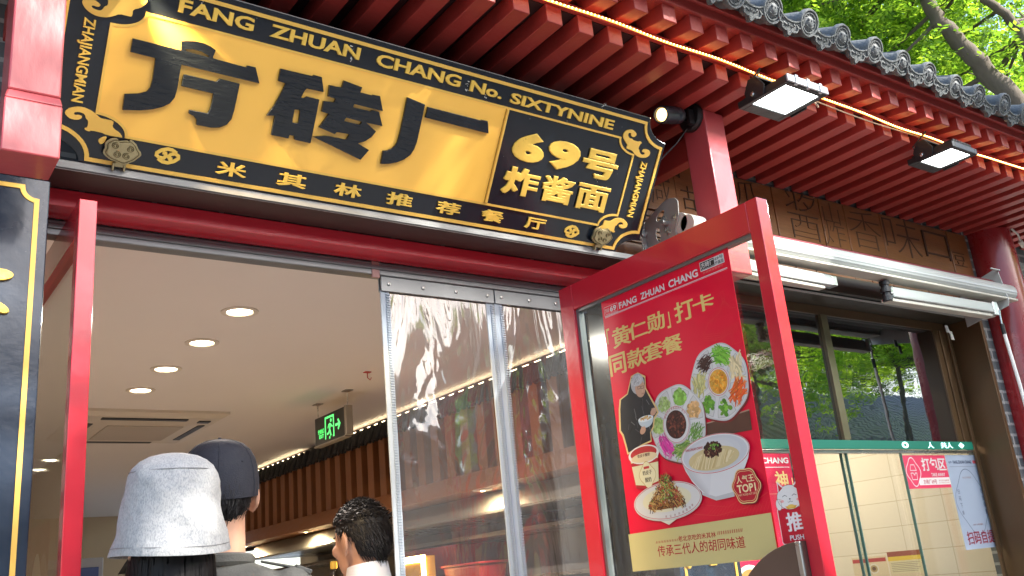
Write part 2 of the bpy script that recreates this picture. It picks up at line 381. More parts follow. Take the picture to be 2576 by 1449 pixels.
BATS=[[[2.3424,0.4581],[2.3448,0.4548],[2.3437,0.4472],[2.336,0.441],[2.3232,0.4422],[2.3206,0.4463],[2.3199,0.4517],[2.3141,0.4542],[2.3067,0.4509],[2.305,0.445],[2.3086,0.4383],[2.3191,0.433],[2.332,0.4347],[2.335,0.4297],[2.3674,0.4296],[2.3677,0.4324],[2.3762,0.4331],[2.3834,0.4271],[2.3755,0.4246],[2.3718,0.4033],[2.3786,0.4018],[2.3817,0.393],[2.3931,0.3858],[2.4055,0.3862],[2.4123,0.3922],[2.4071,0.3959],[2.3958,0.3957],[2.3939,0.401],[2.4003,0.4078],[2.4145,0.4106],[2.4284,0.4075],[2.4357,0.4014],[2.4359,0.3901],[2.4233,0.3792],[2.4025,0.3734],[2.382,0.3743],[2.3625,0.38],[2.3433,0.3922],[2.3183,0.393],[2.3133,0.3967],[2.3154,0.4082],[2.3061,0.4138],[2.2899,0.4254],[2.2829,0.4369],[2.2844,0.4482],[2.2928,0.4591],[2.3099,0.4663],[2.3301,0.4648]],[[2.2712,0.0746],[2.295,0.0898],[2.2983,0.0962],[2.2994,0.109],[2.3047,0.1123],[2.3244,0.1118],[2.336,0.1161],[2.3478,0.1263],[2.3637,0.1312],[2.3832,0.1325],[2.4005,0.1274],[2.4161,0.1177],[2.4195,0.108],[2.4146,0.0995],[2.4009,0.0941],[2.3849,0.0952],[2.3761,0.1016],[2.3768,0.106],[2.3866,0.1066],[2.3958,0.1088],[2.3955,0.113],[2.3888,0.1163],[2.3777,0.1163],[2.3688,0.1099],[2.3661,0.1019],[2.3583,0.099],[2.3597,0.0788],[2.3639,0.0794],[2.3653,0.0754],[2.3598,0.072],[2.3519,0.0726],[2.3521,0.0752],[2.3193,0.0756],[2.3159,0.0726],[2.3077,0.0714],[2.296,0.074]],[[0.4077,0.1296],[0.4168,0.1387],[0.4315,0.1455],[0.4483,0.1477],[0.4647,0.1447],[0.479,0.1384],[0.4942,0.1278],[0.5051,0.1271],[0.5214,0.1276],[0.5278,0.126],[0.5292,0.1219],[0.5274,0.1112],[0.5361,0.1041],[0.548,0.0991],[0.5572,0.089],[0.5557,0.0857],[0.5417,0.086],[0.528,0.0854],[0.51,0.087],[0.5069,0.0893],[0.4756,0.0903],[0.4736,0.0863],[0.4661,0.087],[0.4594,0.0914],[0.4616,0.0948],[0.4667,0.0965],[0.4666,0.1147],[0.4593,0.119],[0.4567,0.1271],[0.4507,0.1316],[0.44,0.1329],[0.4299,0.1301],[0.4286,0.1255],[0.4335,0.1229],[0.4411,0.1253],[0.4486,0.124],[0.4498,0.1199],[0.4454,0.1139],[0.4354,0.1104],[0.4223,0.1105],[0.4123,0.1163],[0.4067,0.123]],[[0.4057,0.4117],[0.4073,0.419],[0.4115,0.4271],[0.4222,0.4278],[0.4344,0.4266],[0.4449,0.4225],[0.4505,0.4182],[0.4475,0.4127],[0.4422,0.4113],[0.4333,0.4123],[0.4287,0.4099],[0.4321,0.4056],[0.4412,0.4035],[0.4511,0.4038],[0.457,0.4083],[0.46,0.4173],[0.4681,0.4219],[0.4657,0.4376],[0.4687,0.4536],[0.5021,0.4689],[0.5346,0.4781],[0.5589,0.4707],[0.5622,0.4573],[0.5569,0.4475],[0.5472,0.4365],[0.5292,0.4274],[0.5306,0.4153],[0.5289,0.4083],[0.5187,0.408],[0.4983,0.4078],[0.4852,0.3984],[0.4707,0.3912],[0.4568,0.3884],[0.4425,0.3881],[0.4299,0.3916],[0.4157,0.3994]],[[0.4977,0.0698],[0.506,0.0774],[0.5188,0.0829],[0.5169,0.0692],[0.5079,0.0563],[0.5003,0.0615]]]
E69=[[[0.7064,0.071],[0.6934,0.0777],[0.68,0.0782],[0.6649,0.0723],[0.6534,0.0625],[0.6532,0.0555],[0.6614,0.0502],[0.673,0.0508],[0.6791,0.0581],[0.6764,0.0653],[0.6683,0.0653]],[[0.659,0.0467],[0.6719,0.0398],[0.6867,0.0395],[0.7032,0.0471],[0.7134,0.0568],[0.7121,0.0643],[0.7024,0.0686],[0.6912,0.065],[0.6867,0.0564],[0.6906,0.051],[0.6978,0.0523]]]
PTXT=[["FANG ZHUAN CHANG",[0.0909,2.2804,0.4759,2.3065]],["「",[-0.0043,2.1718,0.0368,2.2277]],["黄",[0.0358,2.1472,0.1295,2.2187]],["仁",[0.1201,2.1542,0.2144,2.2132]],["勋",[0.2143,2.1555,0.3007,2.2184]],["」",[0.2976,2.1489,0.3378,2.2038]],["打",[0.3488,2.1542,0.437,2.2228]],["卡",[0.432,2.1615,0.5245,2.2169]],["同",[0.003,2.0528,0.0888,2.1278]],["款",[0.0959,2.0577,0.191,2.1219]],["套",[0.182,2.0611,0.2735,2.1222]],["餐",[0.2698,2.0632,0.3657,2.1228]]]
PBOX={"logoL":[0.0019,2.273,0.082,2.3068],"logoR":[0.4885,2.2859,0.5917,2.3209],"line":[-0.0002,2.2681,0.5884,2.2721],"plate1":[[0.3736,1.9745],[0.61,1.8966],[0.5246,2.0476],[0.4721,1.8068]],"p1sauce":[[0.446,1.94],[0.5361,1.927],[0.4952,1.9748],[0.4827,1.8821]],"plate2":[[0.1694,1.8469],[0.4164,1.8194],[0.3033,1.9586],[0.2593,1.7088]],"p2sauce":[[0.2283,1.8361],[0.3483,1.8254],[0.2994,1.8922],[0.2769,1.7709]],"bowl":[[0.2898,1.7264],[0.5741,1.7069],[0.4706,1.7727],[0.4056,1.655],[0.4116,1.5742],[0.3569,1.604],[0.4864,1.5838],[0.3616,1.6269],[0.507,1.6284]],"cup":[[0.0474,1.7688],[0.1961,1.7729],[0.1247,1.7916],[0.1195,1.7297],[0.0672,1.6539],[0.1744,1.6537],[0.1235,1.6467],[0.0498,1.7448],[0.1868,1.7493]],"dish":[[0.045,1.6106],[0.3549,1.6],[0.2238,1.6583],[0.2,1.5399],[0.1966,1.5228],[0.1461,1.5432],[0.2573,1.5448],[0.2085,1.6782],[0.1092,1.5739],[0.2936,1.5731]],"badge":[[0.4844,1.6129],[0.5903,1.5829],[0.5451,1.6546],[0.5358,1.5495]],"man":[[0.0994,2.0042],[0.1108,2.0261],[0.1434,2.0309],[0.1744,2.0118],[0.1705,1.9743],[0.1824,1.9479],[0.2067,1.9005],[0.2105,1.8858],[0.1909,1.8709],[0.1824,1.8445],[0.1659,1.8288],[0.1638,1.8013],[0.1185,1.795],[0.0491,1.778],[0.0441,1.8073],[0.0364,1.8422],[0.0251,1.8586],[0.0349,1.9297],[0.0447,1.962],[0.0829,1.9736]],"mhead":[[0.1072,2.0074],[0.1741,1.9926],[0.143,2.0286],[0.1353,1.953]],"mbowl":[[0.1173,1.8777],[0.1908,1.8639],[0.1555,1.8799],[0.1471,1.8368]],"mhand":[[0.1949,1.8912],[0.1339,1.8392]],"band":[[0.0014,1.5099],[0.6196,1.5183]],"t1":[0.2292,1.4672,0.3899,1.4845],"t2":[0.1296,1.4275,0.4994,1.4624],"d1":[0.1283,1.47,0.2238,1.4771],"d2":[0.3989,1.4734,0.4943,1.4836],"brick":[[0.4146,1.811],[0.5917,1.8201],[0.5894,1.76],[0.4083,1.7663]],"temple":[[0.4563,2.0874],[0.5618,2.2018],[0.6062,2.0018]]}
CARVE=[["酱",3.7155,2.876,3.9602,3.1375],["山",4.0109,2.9986,4.1475,3.1133],["炸",3.9938,2.8728,4.1689,3.0133],["香",4.22,2.8967,4.5034,3.1136],["味",4.5437,2.8989,4.8844,3.1334],["口",4.9336,2.9344,5.1944,3.093],["豆",5.2222,2.9159,5.3545,2.9977],["爪",3.3536,2.996,3.498,3.1183],["古",2.9679,2.9023,3.0585,3.0186],["咸",2.7747,2.8985,2.9029,3.0485],["面",2.8882,3.0538,2.9789,3.1359]]
# ------------------------------------------------------------------ ground
g = MB(); g.add([(-60,-60,0),(60,-60,0),(60,60,0),(-60,60,0)], [(0,1,2,3)])
pav = mat('grey_paving', (.20,.192,.18), .8, var=.3, nscale=3, bump=.2, bscale=20)
g.build('pavement', pav, kind='structure')

# ------------------------------------------------------------------ the shop building
B = thing('shop_building', 'traditional restaurant front with red rafters, grey tiled eave and carved wooden frieze', 'building', (2.6, 2.62, 0))
def part(name, mb, mt, parent=None, **k): return mb.build(name, mt, parent or B, **k)
# walls
bm_ = MB(); bm_.box(-3, .40, 2.621, 2.80, 0, 3.198); bm_.box(.40, 2.5, 2.64, 2.78, 2.552, 3.198)
bm_.box(2.5, 2.95, 2.62, 2.80, 0, 2.60); bm_.box(5.33, 5.58, 2.621, 2.86, 0, 3.198); bm_.box(2.5, 5.33, 2.64, 2.86, 2.61, 3.198); bm_.box(5.58, 8.6, 2.64, 2.86, 3.05, 3.198)
bm_.box(2.95, 5.33, 2.66, 2.86, 0, .9)
def brickmat():
    M = bpy.data.materials.new('grey_brick'); M.use_nodes = True; n = M.node_tree.nodes; L = M.node_tree.links
    b = n['Principled BSDF']; b.inputs['Roughness'].default_value = .85
    tc = n.new('ShaderNodeTexCoord'); mp = n.new('ShaderNodeMapping'); mp.inputs['Rotation'].default_value = (R(90), 0, 0)
    bt = n.new('ShaderNodeTexBrick'); bt.inputs['Scale'].default_value = 1.0
    bt.inputs['Brick Width'].default_value = .20; bt.inputs['Row Height'].default_value = .062; bt.inputs['Mortar Size'].default_value = .008
    bt.inputs['Color1'].default_value = (.085,.095,.105,1); bt.inputs['Color2'].default_value = (.15,.16,.165,1); bt.inputs['Mortar'].default_value = (.34,.34,.33,1)
    L.new(tc.outputs['Object'], mp.inputs[0]); L.new(mp.outputs[0], bt.inputs['Vector']); L.new(bt.outputs['Color'], b.inputs['Base Color'])
    bp = n.new('ShaderNodeBump'); bp.inputs['Strength'].default_value = .5; bp.inputs['Distance'].default_value = .004; bp.invert = True
    L.new(bt.outputs['Fac'], bp.inputs['Height']); L.new(bp.outputs[0], b.inputs['Normal'])
    return M
part('wall', bm_, brickmat())
# roof slab over everything
r_ = MB(); TH = R(25); sy_, sz_ = math.cos(TH), math.sin(TH)
def roofpt(x, y, h): return (x, y, 3.345+(y-1.84)*math.tan(TH)+h)
r_.hexa([roofpt(-3,1.84,0),roofpt(9,1.84,0),roofpt(9,8.0,0),roofpt(-3,8.0,0),roofpt(-3,1.84,.05),roofpt(9,1.84,.05),roofpt(9,8.0,.05),roofpt(-3,8.0,.05)])
z8 = roofpt(0,8.0,.05)[2]
r_.hexa([(-3,8.0,z8-.05),(9,8.0,z8-.05),(9,14.2,3.4),(-3,14.2,3.4),(-3,8.0,z8),(9,8.0,z8),(9,14.2,3.45),(-3,14.2,3.45)])
part('roof', r_, tileg)
# rafters
rf = MB(); rf.box(0, .065, 2.0, 2.62, 3.131, 3.198)
o = rf.build('rafter', red, B, bevel=.003)
for k in range(-11, 50):
    if k == -11: o.location = (1.486+.1356*k, 0, 0); base_r = o; continue
    c = base_r.copy(); C.objects.link(c); c.parent = B; c.location = (1.486+.1356*k+random.uniform(-.002,.002), random.uniform(-.003,.003), random.uniform(-.001,.001))
    c.rotation_euler = (0, 0, 0)
WLOC['rafter'] = Vector((0,0,0))
# boards on the rafters
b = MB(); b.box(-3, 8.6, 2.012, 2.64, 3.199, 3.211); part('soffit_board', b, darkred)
b = MB(); b.box(-3, 8.6, 1.989, 2.009, 3.1985, 3.222); part('eave_batten', b, red, bevel=.002)
b = MB(); b.box(-3, 8.6, 1.90, 1.985, 3.2705, 3.28); b.box(-3, 8.6, 1.985, 2.4, 3.2705, 3.28); part('upper_soffit_board', b, red)
fl = MB(); fl.hexa([(0,1.885,3.203),(.064,1.885,3.203),(.064,2.02,3.2225),(0,2.02,3.2225),(0,1.885,3.2695),(.064,1.885,3.2695),(.064,2.02,3.2695),(0,2.02,3.2695)])
o = fl.build('flying_rafter', red, B, bevel=.003)
for k in range(-11, 48):
    if k == -11: o.location = (2.326+.1365*k, 0, 0); base_f = o; continue
    c = base_f.copy(); C.objects.link(c); c.parent = B; c.location = (2.326+.1365*k+random.uniform(-.002,.002), random.uniform(-.003,.003), random.uniform(-.001,.001))
b = MB(); b.box(-3, 8.6, 1.868, 1.8995, 3.268, 3.305); b.box(-3, 8.6, 1.852, 1.8995, 3.3055, 3.337); part('fascia_board', b, red, bevel=.004)
# eave tiles
uu = Vector((0, sy_, sz_)); vv = Vector((0, -sz_, sy_))
DC = Vector((0, 1.78, 3.335))
tfr = (DC, X, vv, -uu)
t_ = MB(); n_ = 20
prof = [(.050, -1.1), (.050, -.012), (.0535, -.010), (.0535, .006), (.050, .011)]
t_.lathe([(.047,-1.1),(.047,-.012)], tfr, 20)
tile0 = t_.build('roof_tile', tileg, B, smooth=True)
d_ = MB()
d_.lathe([(.0500,-.014),(.0545,-.012),(.0550,.004),(.0515,.010),(.0465,.010),(.0445,.003),(.0400,.003),(.0385,.008),(.0355,.008),(.0335,.002),(.027,.004),(.022,.010),(.012,.016),(.0005,.018)], tfr, 28)
for a, rr, s in [(35,.017,.0055),(145,.017,.0055),(90,.008,.007)]:
    p = DC+X*(rr*math.cos(R(a)))+vv*(rr*math.sin(R(a)))-uu*.013; d_.ball(p, s, 8)
d_.tube([DC+X*x_+vv*(-.012-.006*math.cos(x_*90))-uu*.010 for x_ in np.linspace(-.02,.02,7)], .0028, 6)
for a in range(0, 360, 24):
    p0 = DC+X*(.026*math.cos(R(a)))+vv*(.026*math.sin(R(a)))-uu*.005; p1 = DC+X*(.033*math.cos(R(a+14)))+vv*(.033*math.sin(R(a+14)))-uu*.004
    d_.tube([p0,p1], .0022, 5)
d_.build('tile_disc', tileg, tile0, smooth=True, angle=50)
dp = MB(); hx = .105
prof2 = [(-.088,.012),(-.060,-.006),(-.03,-.016),(0,-.019),(.03,-.016),(.060,-.006),(.088,.012),(.090,-.010),(.075,-.034),(.058,-.036),(.052,-.054),(.030,-.062),(.018,-.060),(.004,-.078),(-.004,-.078),(-.018,-.060),(-.030,-.062),(-.052,-.054),(-.058,-.036),(-.075,-.034),(-.090,-.010)]
dfr = (DC+X*hx, X, vv, -uu)
dp.prism([[(p[0]*.92, p[1]) for p in prof2][::-1]], dfr, -.012, .004)
dp.ribbon([(p[0]*.84, p[1]*.86-.004) for p in prof2], .005, dfr, .003, .009, closed=True)
for i in range(16):
    a = random.uniform(0,360); x_ = random.uniform(-.055,.055); y_ = -.03+random.uniform(-.014,.012)-abs(x_)*-.15
    dp.tube([DC+X*(hx+x_)+vv*y_-uu*.004, DC+X*(hx+x_+.010*math.cos(a))+vv*(y_+.010*math.sin(a))-uu*.008], .0028, 5)
# curved pan behind the drip plate
for i in range(8):
    a0, a1 = R(200+17.5*i), R(200+17.5*(i+1)); rr = .098
    q = [(hx+rr*math.cos(a0), .078+rr*math.sin(a0)), (hx+rr*math.cos(a1), .078+rr*math.sin(a1))]
    P = [DC+X*x_+vv*y_ for x_, y_ in q]
    dp.add([P[0], P[1], P[1]+uu*1.0, P[0]+uu*1.0], [(0,1,2,3)])
drip0 = dp.build('drip_tile', tileg, B)
for k in range(-4, 28):
    for src in (tile0, drip0):
        off = Vector((2.675+.2104*k+random.uniform(-.006,.006), random.uniform(-.006,.006), random.uniform(-.006,.006)))
        if k == -4: src.location = off; continue
        c = src.copy(); C.objects.link(c); c.parent = B; c.location = off
        for ch in src.children:
            d = ch.copy(); C.objects.link(d); d.parent = c; d.rotation_euler = (0,0,0)
# hanging posts
def hpost(x0, x1, lab):
    p = MB(); p.box(x0, x1, 2.2, 2.32, 2.60, 3.131)
    q = p.build('hanging_post', postred, B, bevel=.005)
    e = MB(); e.box(x0-.006, x1+.004, 2.192, 2.328, 2.437, 2.575); e.hexa([(x0-.006,2.192,2.575),(x1+.004,2.192,2.575),(x1+.004,2.328,2.575),(x0-.006,2.328,2.575),(x0,2.2,2.60),(x1,2.2,2.60),(x1,2.32,2.60),(x0,2.32,2.60)])
    e.build('post_foot', postred, q, bevel=.004)
    q['label'] = lab
hpost(.245, .360, 'left hanging post with pinkish red paint'); hpost(2.703, 2.818, 'right hanging post with a sunlit patch')
# tie beams that carry the hanging posts
for x0, x1, y1 in ((.27,.335,2.6195),(2.73,2.79,2.612)): b = MB(); b.box(x0, x1, 2.322, y1, 2.97, 3.07); part('tie_beam', b, red, bevel=.004)
# round column
b = MB(); b.lathe([(.175,0),(.175,.14),(.130,.16),(.130,3.131)], (Vector((5.565,2.555,0)), X, Y, Z), 40); part('column', b, colred, smooth=True)
# door beam, ledge, track
b = MB(); b.box(.40, 2.50, 2.622, 2.725, 2.50, 2.5515); part('door_beam', b, doorred, bevel=.003)
b = MB(); b.box(.40, 2.50, 2.7255, 2.775, 2.452, 2.498); b.box(.40, 2.50, 2.719, 2.725, 2.470, 2.486); part('door_track', b, track, bevel=.003)
b = MB(); b.box(.20, 2.56, 2.49, 2.62, 2.556, 2.579); part('ledge', b, alu, bevel=.002)
b = MB(); b.box(.20, 2.558, 2.494, 2.6195, 2.5522, 2.5555); part('ledge_soffit', b, soffdark)
# header inside
b = MB(); b.box(.40, 2.50, 2.7805, 2.84, 2.49, 2.66); part('door_header', b, plaster)
# window bay
b = MB(); b.box(2.95, 5.345, 2.600, 2.664, 2.612, 2.70); b.box(2.95, 5.335, 2.664, 2.84, 2.608, 2.614); part('lintel', b, lintel, bevel=.002)
b = MB(); b.box(5.315, 5.345, 2.604, 2.80, .9, 2.607); part('window_reveal', b, bronze, bevel=.002)
W = MB(); W.box(2.95, 5.313, 2.79, 2.83, 2.560, 2.6075); W.box(5.13, 5.313, 2.79, 2.815, 1.909, 2.5595); W.box(5.18, 5.20, 2.782, 2.79, 1.909, 2.56); W.box(5.255, 5.285, 2.775, 2.79, .9, 2.6)
W.box(2.95, 3.0, 2.79, 2.83, .9, 2.5595)
win = part('window', W, bronze, bevel=.002)
m_ = MB(); m_.box(4.065, 4.118, 2.782, 2.825, 1.910, 2.5595); m_.build('mullion', bronzelt, win, bevel=.002)
m_ = MB(); m_.box(3.0, 4.065, 2.80, 2.806, 1.910, 2.5595); m_.build('window_pane', darkglass, win)
m_ = MB(); m_.box(4.118, 5.13, 2.80, 2.806, 1.910, 2.5595); m_.build('window_pane', darkglass, win)
m_ = MB(); m_.box(3.0, 5.313, 2.795, 2.83, 1.846, 1.8625); m_.build('transom_rail', steel, win, bevel=.002)
for x0, x1, y_ in ((3.0, 4.07, 2.802), (4.05, 4.56, 2.814), (4.545, 5.30, 2.802)):
    m_ = MB(); m_.box(x0, x1, y_, y_+.008, .92, 1.845); m_.build('serving_pane', clear, win)
m_ = MB()
for x_, y_ in ((4.05,2.812),(4.548,2.799),(4.075,2.799)): m_ = MB(); m_.box(x_, x_+.007, y_-.001, y_+.012, .92, 1.8455); m_.build('glass_edge', mat('green_glass_edge', (.10,.20,.165), .15, var=.1), win)
b = MB(); b.box(2.490, 2.948, 2.598, 2.6195, .05, 2.595); b.box(2.490, 2.4985, 2.6195, 2.81, .05, 2.5); part('sidelight_panel', b, mat('dark_smoked_panel', (.022,.020,.014), .16, var=.3, nscale=3), bevel=.002)
# carved frieze
grv = MB(); grv.box(2.45, 5.42, 2.6255, 2.6395, 2.612, 3.131)
cv = part('carved_frieze', grv, mat('frieze_backing', (.07,.024,.010), .6, var=.3, nscale=10))
blk = MB(); row = [(2.615, 2.695), (2.70, 2.862), (2.867, 3.128)]
def cut(z0, z1, xs):
    for a, c in zip(xs[:-1], xs[1:]):
        blk.box(a+.003, c-.003, 2.6165+random.uniform(-.004,.004), 2.626, z0, z1)
cut(row[2][0], row[2][1], [2.45,2.73,2.935,3.10,3.30,3.62,3.99,4.20,4.525,4.91,5.21,5.42])
cut(row[1][0], row[1][1], [2.45,2.62,2.86,3.16,3.45,3.70,3.86,4.18,4.33,4.52,4.86,4.99,5.12,5.42])
cut(row[0][0], row[0][1], [2.45,2.7,3.0,3.35,3.5,3.56,3.62,3.68,4.0,4.3,4.7,5.0,5.42])
blk.build('carved_block', wood, cv, bevel=.003)
for c_, x0, z0, x1, z1 in CARVE: ch = MB(); ch.text(c_, (x0,z0,x1,z1), FRY(2.6165), -.006, .004, bold=-.020); ch.build('carved_character', woodgroove, cv)
for c_, x0, z0, x1, z1 in [('咸',2.48,2.90,2.70,3.10),('黄',2.66,2.71,2.84,2.85),('瓜',3.18,2.715,3.40,2.85),('不',3.72,2.72,3.84,2.85),('金',3.89,2.72,4.05,2.845),('香',4.24,2.72,4.32,2.84),('味',4.36,2.71,4.50,2.85),('松',4.60,2.72,4.80,2.85),('酥',4.88,2.72,4.98,2.85),('豉',5.0,2.72,5.11,2.84),('葱',5.16,2.72,5.38,2.85),('鲜',3.75,2.62,3.95,2.69),('老',4.1,2.62,4.25,2.69),('北',4.4,2.62,4.6,2.69)]:
    ch = MB(); ch.text(c_, (x0,z0,x1,z1), FRY(2.6165), -.006, .004, bold=-.020); ch.build('carved_character', woodgroove, cv)
# ------------------------------------------------------------------ shop sign
T_ = .65; N_ = math.sqrt(1+T_*T_)
SO = Vector((0, 2.49, 2.579)); SU = Vector((0, -T_/N_, 1/N_)); SN = Vector((0, -1/N_, -T_/N_))
SF = (SO, X, SU, SN)
S = thing('shop_sign', 'large black and yellow lacquered shop sign tilted forward over the open doorway', 'sign', (1.43, 2.49, 2.579))
def rev(l): return l[::-1]
outline = []
for cx, cy, a0, a1 in ((.350,.0,90,0),(2.505,.0,180,90),(2.505,.528,270,180),(.350,.528,360,270)):
    outline += circ(cx, cy, .108, .058 if cy < .1 else .078, 10, a0, a1)
m_ = MB(); m_.prism([outline], SF, -.035, 0); m_.build('board', black, S, bevel=.003)
def nr(x0, x1, y0, y1, rx, ry, n=10): return notch_rect(x0, x1, y0, y1, rx, ry, n)
m_ = MB(); m_.ribbon(nr(.372, 2.484, .012, .504, .105, .078), .011, SF, .0003, .0045, closed=True)
m_.ribbon(nr(.484, 2.357, .090, .427, .083, .050), .0075, SF, .0003, .004, closed=True); m_.build('border_line', goldlite, S)
yp = [p for p in nr(.487, 2.353, .0935, .4235, .082, .048) if p[0] < 1.0]
yl = circ(.487,.0935,.082,.048,10,90,0)+[(1.750,.0935),(1.750,.4235)]+circ(.487,.4235,.082,.048,10,360,270)
m_ = MB(); m_.prism([yl], SF, .0002, .003); m_.build('yellow_panel', yellow, S)
m_ = MB(); m_.prism([[(1.752,.0935),(1.760,.0935),(1.760,.4235),(1.752,.4235)]], SF, .0002, .012); m_.build('panel_strip', goldlite, S, bevel=.002)
for loops in BIG:
    m_ = MB(); m_.prism([l for l in loops], SF, .003, .013); m_.build('big_character_stroke', blackraw, S, bevel=.0016)
def goldtext(body, box, rot=False, bold=.012, keep=False, bev=.014, d=.0065):
    m_ = MB(); m_.text(body, box, SF, -.001, d, bold=bold, bevel=bev, rot=rot, keep=keep); return m_.build('lettering', gold, S)
goldtext('FANG', (.643,.452,.853,.490), bold=.016); goldtext('ZHUAN', (.902,.4525,1.187,.4895), bold=.016)
goldtext('CHANG', (1.244,.451,1.553,.489), bold=.016); goldtext('No.', (1.592,.449,1.720,.486), bold=.016); goldtext('SIXTYNINE', (1.757,.446,2.226,.482), bold=.016)
goldtext('ZHAJIANGMIAN', (.408,.157,.446,.379), rot=True); goldtext('ZHAJIANGMIAN', (2.396,.143,2.434,.361), rot=True)
for c_, x0, x1 in (('米',.823,.913),('其',1.008,1.102),('林',1.196,1.290),('推',1.380,1.476),('荐',1.568,1.664),('餐',1.752,1.846),('厅',1.942,2.033)): goldtext(c_, (x0,.032,x1,.073))
goldtext('6', (1.812,.262,1.950,.367), bold=.045, bev=.02); goldtext('9', (1.964,.260,2.110,.365), bold=.045, bev=.02); goldtext('号', (2.126,.259,2.297,.364), bold=.03, bev=.018)
goldtext('炸', (1.806,.140,1.960,.239), bold=.025); goldtext('酱', (1.976,.140,2.120,.237), bold=.018); goldtext('面', (2.137,.138,2.292,.234), bold=.022)
for p in BATS: m_ = MB(); m_.prism([smooth2(p)], SF, -.0005, .004); m_.build('corner_ornament', goldlite, S, bevel=.0015)
for dx in (0, 1.477):
    m_ = MB()
    for p in E69: m_.ribbon([(x_+dx*(1 if dx else 0), y_-(.011 if dx else 0)) for x_, y_ in p], .0095, SF, -.0005, .0045)
    m_.build('emblem', gold, S, bevel=.001)
# worn patches where paint has chipped off
chip = mat('chipped_paint', (.62,.60,.55), .7, var=.2)
m_ = MB()
for cx, cy, k, s in ((1.155,.476,9,.006),(1.165,.452,5,.004),(1.578,.470,7,.005),(1.584,.455,5,.004),(1.66,.445,4,.003),(2.16,.519,10,.006),(.70,.497,4,.003)):
    for i in range(k):
        a = cx+random.uniform(-1,1)*s*1.4; b_ = cy+random.uniform(-1,1)*s*2.2; r0 = random.uniform(.0006,.0022)
        m_.prism([circ(a, b_, r0*random.uniform(.6,2), r0, 6)], SF, .0002, random.uniform(.0009,.0016))
for i in range(60):
    a = random.uniform(.5,2.35); b_ = random.uniform(.1,.5); r0 = random.uniform(.0004,.0011)
    if 1.76 < a or b_ > .44: m_.prism([circ(a, b_, r0, r0, 5)], SF, .0002, .0008)
m_.build('paint_chip', chip, S)
# cloud shaped clips that hold the plaque on the ledge
def clip(cx, lab):
    base = SO+X*cx+SU*.012
    t = thing('cloud_clip', lab, 'bracket', base, 'cloud clips under the shop sign')
    f = (SO+X*cx+SU*.052+SN*.012, X, SU, SN)
    lob = []
    for i in range(64):
        a = 2*math.pi*i/64; r0 = .0475*(1+.055*math.cos(5*a+.4)+.02*math.cos(9*a)); lob.append((r0*math.cos(a), r0*.74*math.sin(a)-(.006 if 1.2 < a < 1.9 else 0)))
    q = MB()
    for s, d0, d1 in ((1,.0,.008),(.9,.008,.011),(.80,.011,.013)): q.prism([[(x_*s, y_*s) for x_, y_ in lob]], f, d0, d1)
    q.build('cloud_plate', brass, t, smooth=True, bevel=.001); q = MB()
    for sx, sy, r0, dirn in ((-.019,.012,.0105,1),(.019,.009,.0105,-1),(-.0125,-.011,.011,-1),(.0125,-.012,.011,1)):
        pts = []
        for i in range(26):
            a = i/25*4.0*math.pi; rr = r0*(1-i/25*.8); pts.append(f[0]+X*(sx+dirn*rr*math.cos(a+1.2))+SU*(sy+rr*math.sin(a+1.2)*.85)+SN*.0135)
        q.tube(pts, .0016, 6)
    q.tube([f[0]+X*(x_*.86)+SU*(y_*.86)+SN*.0115 for x_, y_ in lob+lob[:1]], .0013, 5, cap=False)
    q.build('relief', mat('brass_relief', (.13,.105,.05), .5, metal=.7, var=.2), t, smooth=True)
    q = MB(); q.prism([[(-.017,-.058),(-.012,-.058),(-.012,-.036),(-.017,-.036)]], f, -.012, .004); q.prism([[(.012,-.056),(.017,-.056),(.017,-.036),(.012,-.036)]], f, -.012, .004); q.prism([[(-.012,-.046),(.012,-.046),(.012,-.034),(-.012,-.034)]], f, -.016, .002)
    q.build('clip_foot', brass, t, bevel=.0015)
clip(.559, 'dull brass cloud shaped clip holding the sign at its lower left, near the hanging post')
clip(2.296, 'dull brass cloud shaped clip holding the sign at its lower right, near the galvanised bracket')

# ------------------------------------------------------------------ couplet boards beside the doorway
def couplet(x0, x1, lab, txt, strokes):
    t = thing('couplet_board', lab, 'signboard', ((x0+x1)/2, 2.5, .7), 'black couplet boards beside the doorway')
    q = MB(); q.box(x0, x1, 2.5, 2.53, .7, 2.515); q.build('board', skylac, t, bevel=.003)
    q = MB(); q.ribbon(notch_rect(x0+.03, x1-.03, .73, 2.487, .035, .035, 8), .012, FRY(2.5), .0002, .003, closed=True); q.build('border_line', goldlite, t)
    if strokes:
        for pts in strokes: q = MB(); q.prism([smooth2(pts[::-1])], FRY(2.5), -.001, .010); q.build('lettering', gold, t, bevel=.003)
    else:
        q = MB()
        for i, c_ in enumerate(txt):
            zc = 2.20-i*.24; q.text(c_, (x0+.02, zc-.10, x1-.068, zc+.10), FRY(2.5), -.001, .012, bold=.014, bevel=.02)
        q.build('lettering', gold, t)
TIPS = [[(.13,2.238),(.22,2.240),(.26,2.252),(.30,2.256),(.325,2.246),(.322,2.232),(.30,2.224),(.25,2.222),(.13,2.214)],[(.262,2.172),(.295,2.170),(.315,2.157),(.322,2.143),(.308,2.138),(.285,2.146),(.255,2.158)],
 [(.13,2.105),(.25,2.108),(.288,2.095),(.302,2.060),(.294,2.030),(.270,2.018),(.262,2.040),(.268,2.065),(.24,2.08),(.13,2.08)],[(.20,1.885),(.275,1.885),(.292,1.872),(.270,1.858),(.20,1.862)],[(.20,1.612),(.27,1.612),(.291,1.600),(.27,1.588),(.20,1.590)]]
couplet(.075, .396, 'tall black board with gold border at the left edge, under the left hanging post', '', TIPS)
couplet(2.515, 2.842, 'black board with thin gold border seen below the red poster on the glass door', '老北京炸酱面', None)

